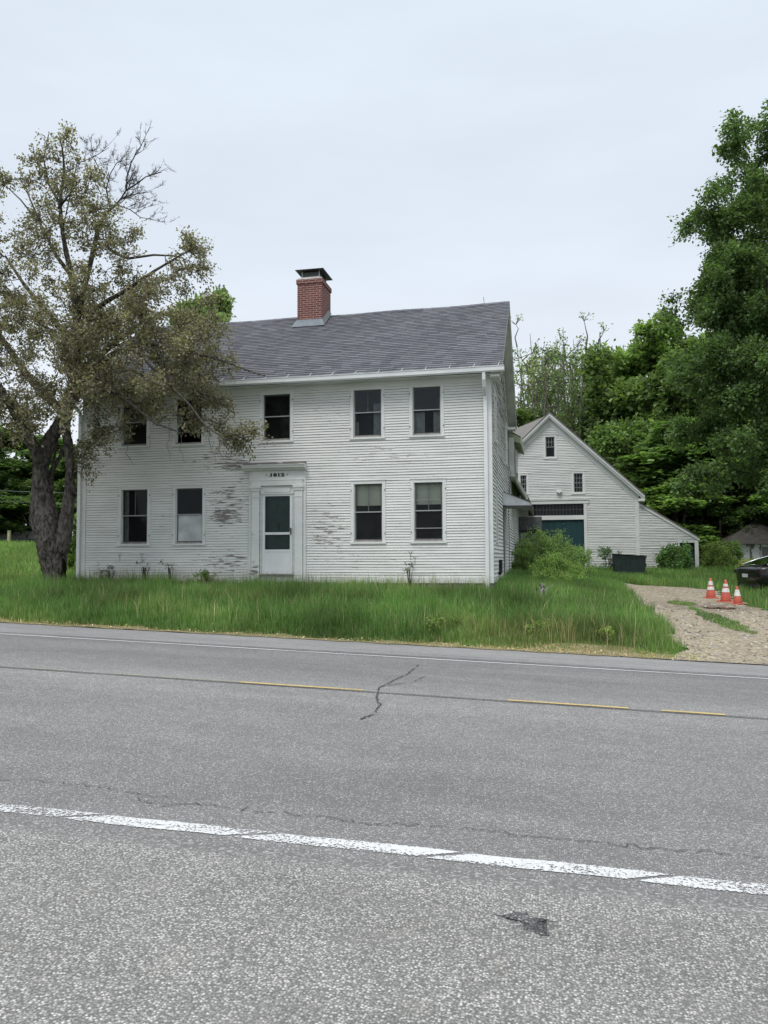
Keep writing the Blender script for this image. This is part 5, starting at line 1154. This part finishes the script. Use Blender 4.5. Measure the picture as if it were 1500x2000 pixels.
# ------------------------------------------------------------------ field wall, post, wires
x0 = onY(-60,1052,40)[0]; x1 = onY(110,1056,40)[0]; wl = thing('stone_wall', ((x0+x1)/2, 40, float(gz((x0+x1)/2, 40))), 'low dark dry-stone wall across the far left field', 'wall')
mb = MB(); rr_ = random.Random(8)
for row in range(3):
    x = x0+rr_.random()*.3
    while x < x1:
        w_ = rr_.uniform(.35,.8); zb = float(gz(x, 40)); mb.box(x, x+w_-.03, 39.75+rr_.uniform(-.08,.08), 40.2, zb+row*.24-.03*rr_.random(), zb+row*.24+.22, m_greyboard, taper=.04); x += w_
obj('stone_course', mb, wl)
q = onY(17,1056,38.6); mb = MB(); mb.box(q[0]-.08, q[0]+.08, 38.55, 38.7, q[1]-.9, onY(17,1036,38.6)[1], m_post, taper=.01)
tag(obj('fence_post', mb, None, base=(q[0],38.6,q[1]-.9)), 'lone pale yellowish post standing by the stone wall', 'post')
for i, (va, vb, lb) in enumerate(((952,972,'upper pale wire running from the left edge to the house corner'),(966,990,'lower thin wire running from the left edge to the house corner'))):
    a = onY(-200,va-6,44); b = onY(153,vb,26.5); mb = MB(); P_ = []
    for k in np.linspace(0,1,14): P_.append((a[0]+(XL-a[0])*k, 44+(26.5-44)*k, a[1]+(b[1]-a[1])*k-.5*k*(1-k)*(1+i)))
    mb.tube(P_, .010 if i == 0 else .006, 4, m_pwire); tag(obj('utility_wire', mb, None, base=P_[-1]), lb, 'wire', 'wires left of the house')

# ------------------------------------------------------------------ traffic cones
def cone(loc, hgt, rb, bands, label, rot, tilt):
    root = thing('traffic_cone', (0,0,0), label, 'traffic cone', 'traffic cones by the drive')
    b = MB(); b.box(-rb*1.35, rb*1.35, -rb*1.35, rb*1.35, 0, .03, m_orange, taper=.01); obj('base', b, root)
    prof = lambda z: rb*(1-(z-.03)/(hgt-.03))*.98+.026
    c = MB(); n = 20
    zs = [.03,.06]+list(np.linspace(.10,hgt,10)); rr = [rb*1.12, rb*1.02]+[prof(z) for z in zs[2:]]
    c.tube([(0,0,z) for z in zs], rr, n, m_orange); obj('cone_body', c, root, smooth=True)
    for z0, z1 in bands:
        q = MB(); q.tube([(0,0,hgt*z0),(0,0,hgt*z1)], [prof(hgt*z0)+.004, prof(hgt*z1)+.004], n, m_cwhite, cap=False); obj('reflective_band', q, root, smooth=True)
    root.location = (*loc, float(gz(*loc))+.025); root.rotation_euler = (tilt, 0, rot)
cone((4.52,24.42), .58, .12, ((.42,.58),(.66,.86)), 'farthest orange cone, leftmost of the three, on the gravel edge', .3, 0)
cone((4.67,23.17), .60, .13, ((.44,.62),(.70,.82)), 'largest orange cone, in the middle of the three', .5, .02)
cone((4.80,22.36), .47, .10, ((.46,.82),), 'small orange cone with one wide white band, rightmost of the three', .9, -.03)

# ------------------------------------------------------------------ dumpster
dx, dy = onY(1228,1110,35.8)[0], 35.8; dz = float(gz(dx, dy)); D_ = thing('dumpster', (dx, dy, dz), 'dark green steel dumpster with closed lid in front of the barn', 'dumpster')
hw = .66; mb = MB(); mb.prism([(dx-hw+.06,dz+.0),(dx+hw-.06,dz+.0),(dx+hw,dz+.88),(dx-hw,dz+.98)], dy-.6, dy+.5, m_dump)
mb.box(dx-hw-.03, dx+hw+.02, dy-.63, dy-.60, dz+.82, dz+.87, m_dump); 
for x in (-.35,.0,.35): mb.box(dx+x-.02, dx+x+.02, dy-.625, dy-.60, dz+.1, dz+.82, m_dump)
obj('bin_body', mb, D_)
mb = MB(); mb.prism([(dx-hw-.03,dz+.985),(dx+hw+.03,dz+.885),(dx+hw+.03,dz+.915),(dx-hw-.03,dz+1.015)], dy-.66, dy+.53, m_black); obj('lid', mb, D_)
for s_ in (-1,1):
    mb = MB(); mb.box(dx+s_*hw-.05, dx+s_*hw+.05, dy-.3, dy+.2, dz+.45, dz+.57, m_dump); obj('lifting_pocket', mb, D_)

# ------------------------------------------------------------------ the parked car (tail to the left, nose beyond the frame)
car = thing('parked_car', (0,0,0), 'black fastback sedan parked on the grass under the tall maple, tail toward the drive', 'car')
ST = [(0.00,.56,.50,.80,.84),(.04,.72,.42,.86,.91),(.14,.83,.33,.91,.965),(.40,.90,.25,.94,1.01),(.8,.925,.19,.94,1.04),(1.4,.93,.18,.92,1.0),(2.4,.93,.18,.90,.98),(3.3,.925,.18,.88,.97),(3.9,.91,.19,.82,.90),(4.35,.86,.22,.70,.80),(4.6,.74,.28,.58,.66),(4.70,.55,.34,.50,.55)]
def ring(x, w_, zb, zs, zt): 
    h = [(0,zb),(w_*.80,zb),(w_*.97,zb+.10),(w_,zb+(zs-zb)*.55),(w_*.985,zs-.05),(w_*.95,zs),(w_*.80,zt-.012),(w_*.45,zt),(0,zt+.008)]
    return [(x,-a,z) for a, z in h]+[(x,a,z) for a, z in h[-2:0:-1]]
def loft(mb, rings, m, caps=True, skip=None):
    n = len(rings[0])
    for a, b in zip(rings[:-1], rings[1:]):
        for k in range(n): mb.face([a[k], a[(k+1)%n], b[(k+1)%n], b[k]], m)
    if caps: mb.face(rings[0][::-1], m); mb.face(rings[-1], m)
def smooth_obj(name, mb, parent):
    o = obj(name, mb, parent, smooth=True); me = o.data
    import bmesh; b = bmesh.new(); b.from_mesh(me); bmesh.ops.remove_doubles(b, verts=b.verts, dist=.0008); b.to_mesh(me); b.free()
    md = o.modifiers.new('sub', 'SUBSURF'); md.levels = md.render_levels = 2; return o
mb = MB(); loft(mb, [ring(*s) for s in ST], m_carp); BODY = smooth_obj('body', mb, car)
GH = [(.28,.74,.98),(.80,.71,1.17),(1.3,.66,1.31),(1.8,.62,1.41),(2.3,.61,1.445),(2.8,.63,1.40),(3.2,.68,1.24),(3.6,.74,1.02)]
mb = MB(); R2 = []
for x, w_, zt in GH: R2.append([(x,-.80,.93),(x,-w_-.04,max(1.0,zt-.12)),(x,-w_+.06,zt-.02),(x,-w_*.5,zt+.006),(x,0,zt+.012),(x,w_*.5,zt+.006),(x,w_-.06,zt-.02),(x,w_+.04,max(1.0,zt-.12)),(x,.80,.93)])
loft(mb, R2, m_carp); CAB = smooth_obj('cabin', mb, car)
def pane(name, pts): q = MB(); q.face(pts, m_cglass); obj(name, q, car)
mb = MB()
for (xa,wa,za),(xb,wb,zb) in zip(GH[:3], GH[1:4]):
    for s0, s1 in ((-.85,-.3),(-.3,.3),(.3,.85)):
        mb.face([(xa,wa*s0,za+.018),(xa,wa*s1,za+.018),(xb,wb*s1,zb+.018),(xb,wb*s0,zb+.018)], m_cglass)
obj('rear_window', mb, car, smooth=True)
for s_ in (-1,1):
    mb = MB(); mb.face([(.85,s_*.795,1.0),(3.35,s_*.795,.98),(2.85,s_*.70,1.28),(2.3,s_*.675,1.34),(1.6,s_*.69,1.28)], m_cglass); obj('side_window', mb, car)
    mb = MB(); mb.tube([(.30,s_*.80,1.0),(.80,s_*.765,1.165),(1.3,s_*.715,1.295),(1.8,s_*.675,1.395),(2.4,s_*.665,1.425)], [.016,.022,.022,.018,.014], 6, m_highlight); obj('highlight_strip', mb, car, smooth=True)  # pale strip added as the sky highlight along the rear glass
    mb = MB(); mb.prism([(.03,.74),(.12,.73),(.30,.78),(.28,.83),(.05,.83)], s_*.66, s_*.80, m_red); 
    o = obj('tail_light', mb, car); o.location = (.015, s_*.04, .0)
    for xw in (.98,3.78):
        mb = MB(); mb.tube([(xw,s_*.72,.33),(xw,s_*.74,.33),(xw,s_*.92,.33),(xw,s_*.935,.33)], [.30,.335,.335,.30], 24, m_black); W_ = obj('wheel', mb, car, smooth=False)
        mb = MB(); mb.tube([(xw,s_*.93,.33),(xw,s_*.942,.33)], .21, 16, m_metal)
        obj('rim', mb, W_)
mb = MB(); mb.box(-.024, -.004, -.16, .16, .60, .71, m_plate); obj('number_plate', mb, car)
mb = MB(); mb.box(.04, .30, -.66, .66, .30, .44, m_black, taper=.03); obj('bumper', mb, car)
ca = rad(14); tx, ty = 6.02, 26.9; car.location = (tx+.0, ty, float(gz(7.0, 27.2))-.14); car.rotation_euler = (0, 0, ca)

# ------------------------------------------------------------------ odds and ends by the house
r_ = random.Random(6); sx, sy = -.25, 20.15; sz = float(gz(sx, sy)); st = thing('broken_stump', (sx, sy, sz), 'pale broken stump in the grass right of the house corner', 'stump')
mb = MB()
for i in range(15):
    a = r_.random()*6.3; R_ = r_.uniform(0,.16); hgt = r_.uniform(.14,.40)-R_*.6; w_ = r_.uniform(.03,.07); x, y = sx+R_*math.cos(a), sy+R_*math.sin(a)
    mb.tube([(x,y,sz-.05),(x+r_.gauss(0,.02),y,sz+hgt*.6),(x+r_.gauss(0,.05),y,sz+hgt)], [w_,w_*.8,w_*.35], 5, m_sill if i%3 else m_bark)
mb.tube([(sx+.1,sy,sz+.15),(sx+.30,sy-.05,sz+.33)], [.02,.012], 5, m_sill); obj('splintered_wood', mb, st)
mb = MB(); z = float(gz(-1,25.5)); mb.tube([(-1.32,25.6,z+.22),(-.98,25.2,z+.16),(-.45,24.8,z+.06)], [.06,.06,.055], 8, m_metal)
tag(obj('drain_pipe', mb, None, base=(-1.0,25.2,z)), 'grey drain pipe lying in the grass at the side wall', 'pipe')
print('meshes', len(bpy.data.meshes), 'objs', len(bpy.data.objects))
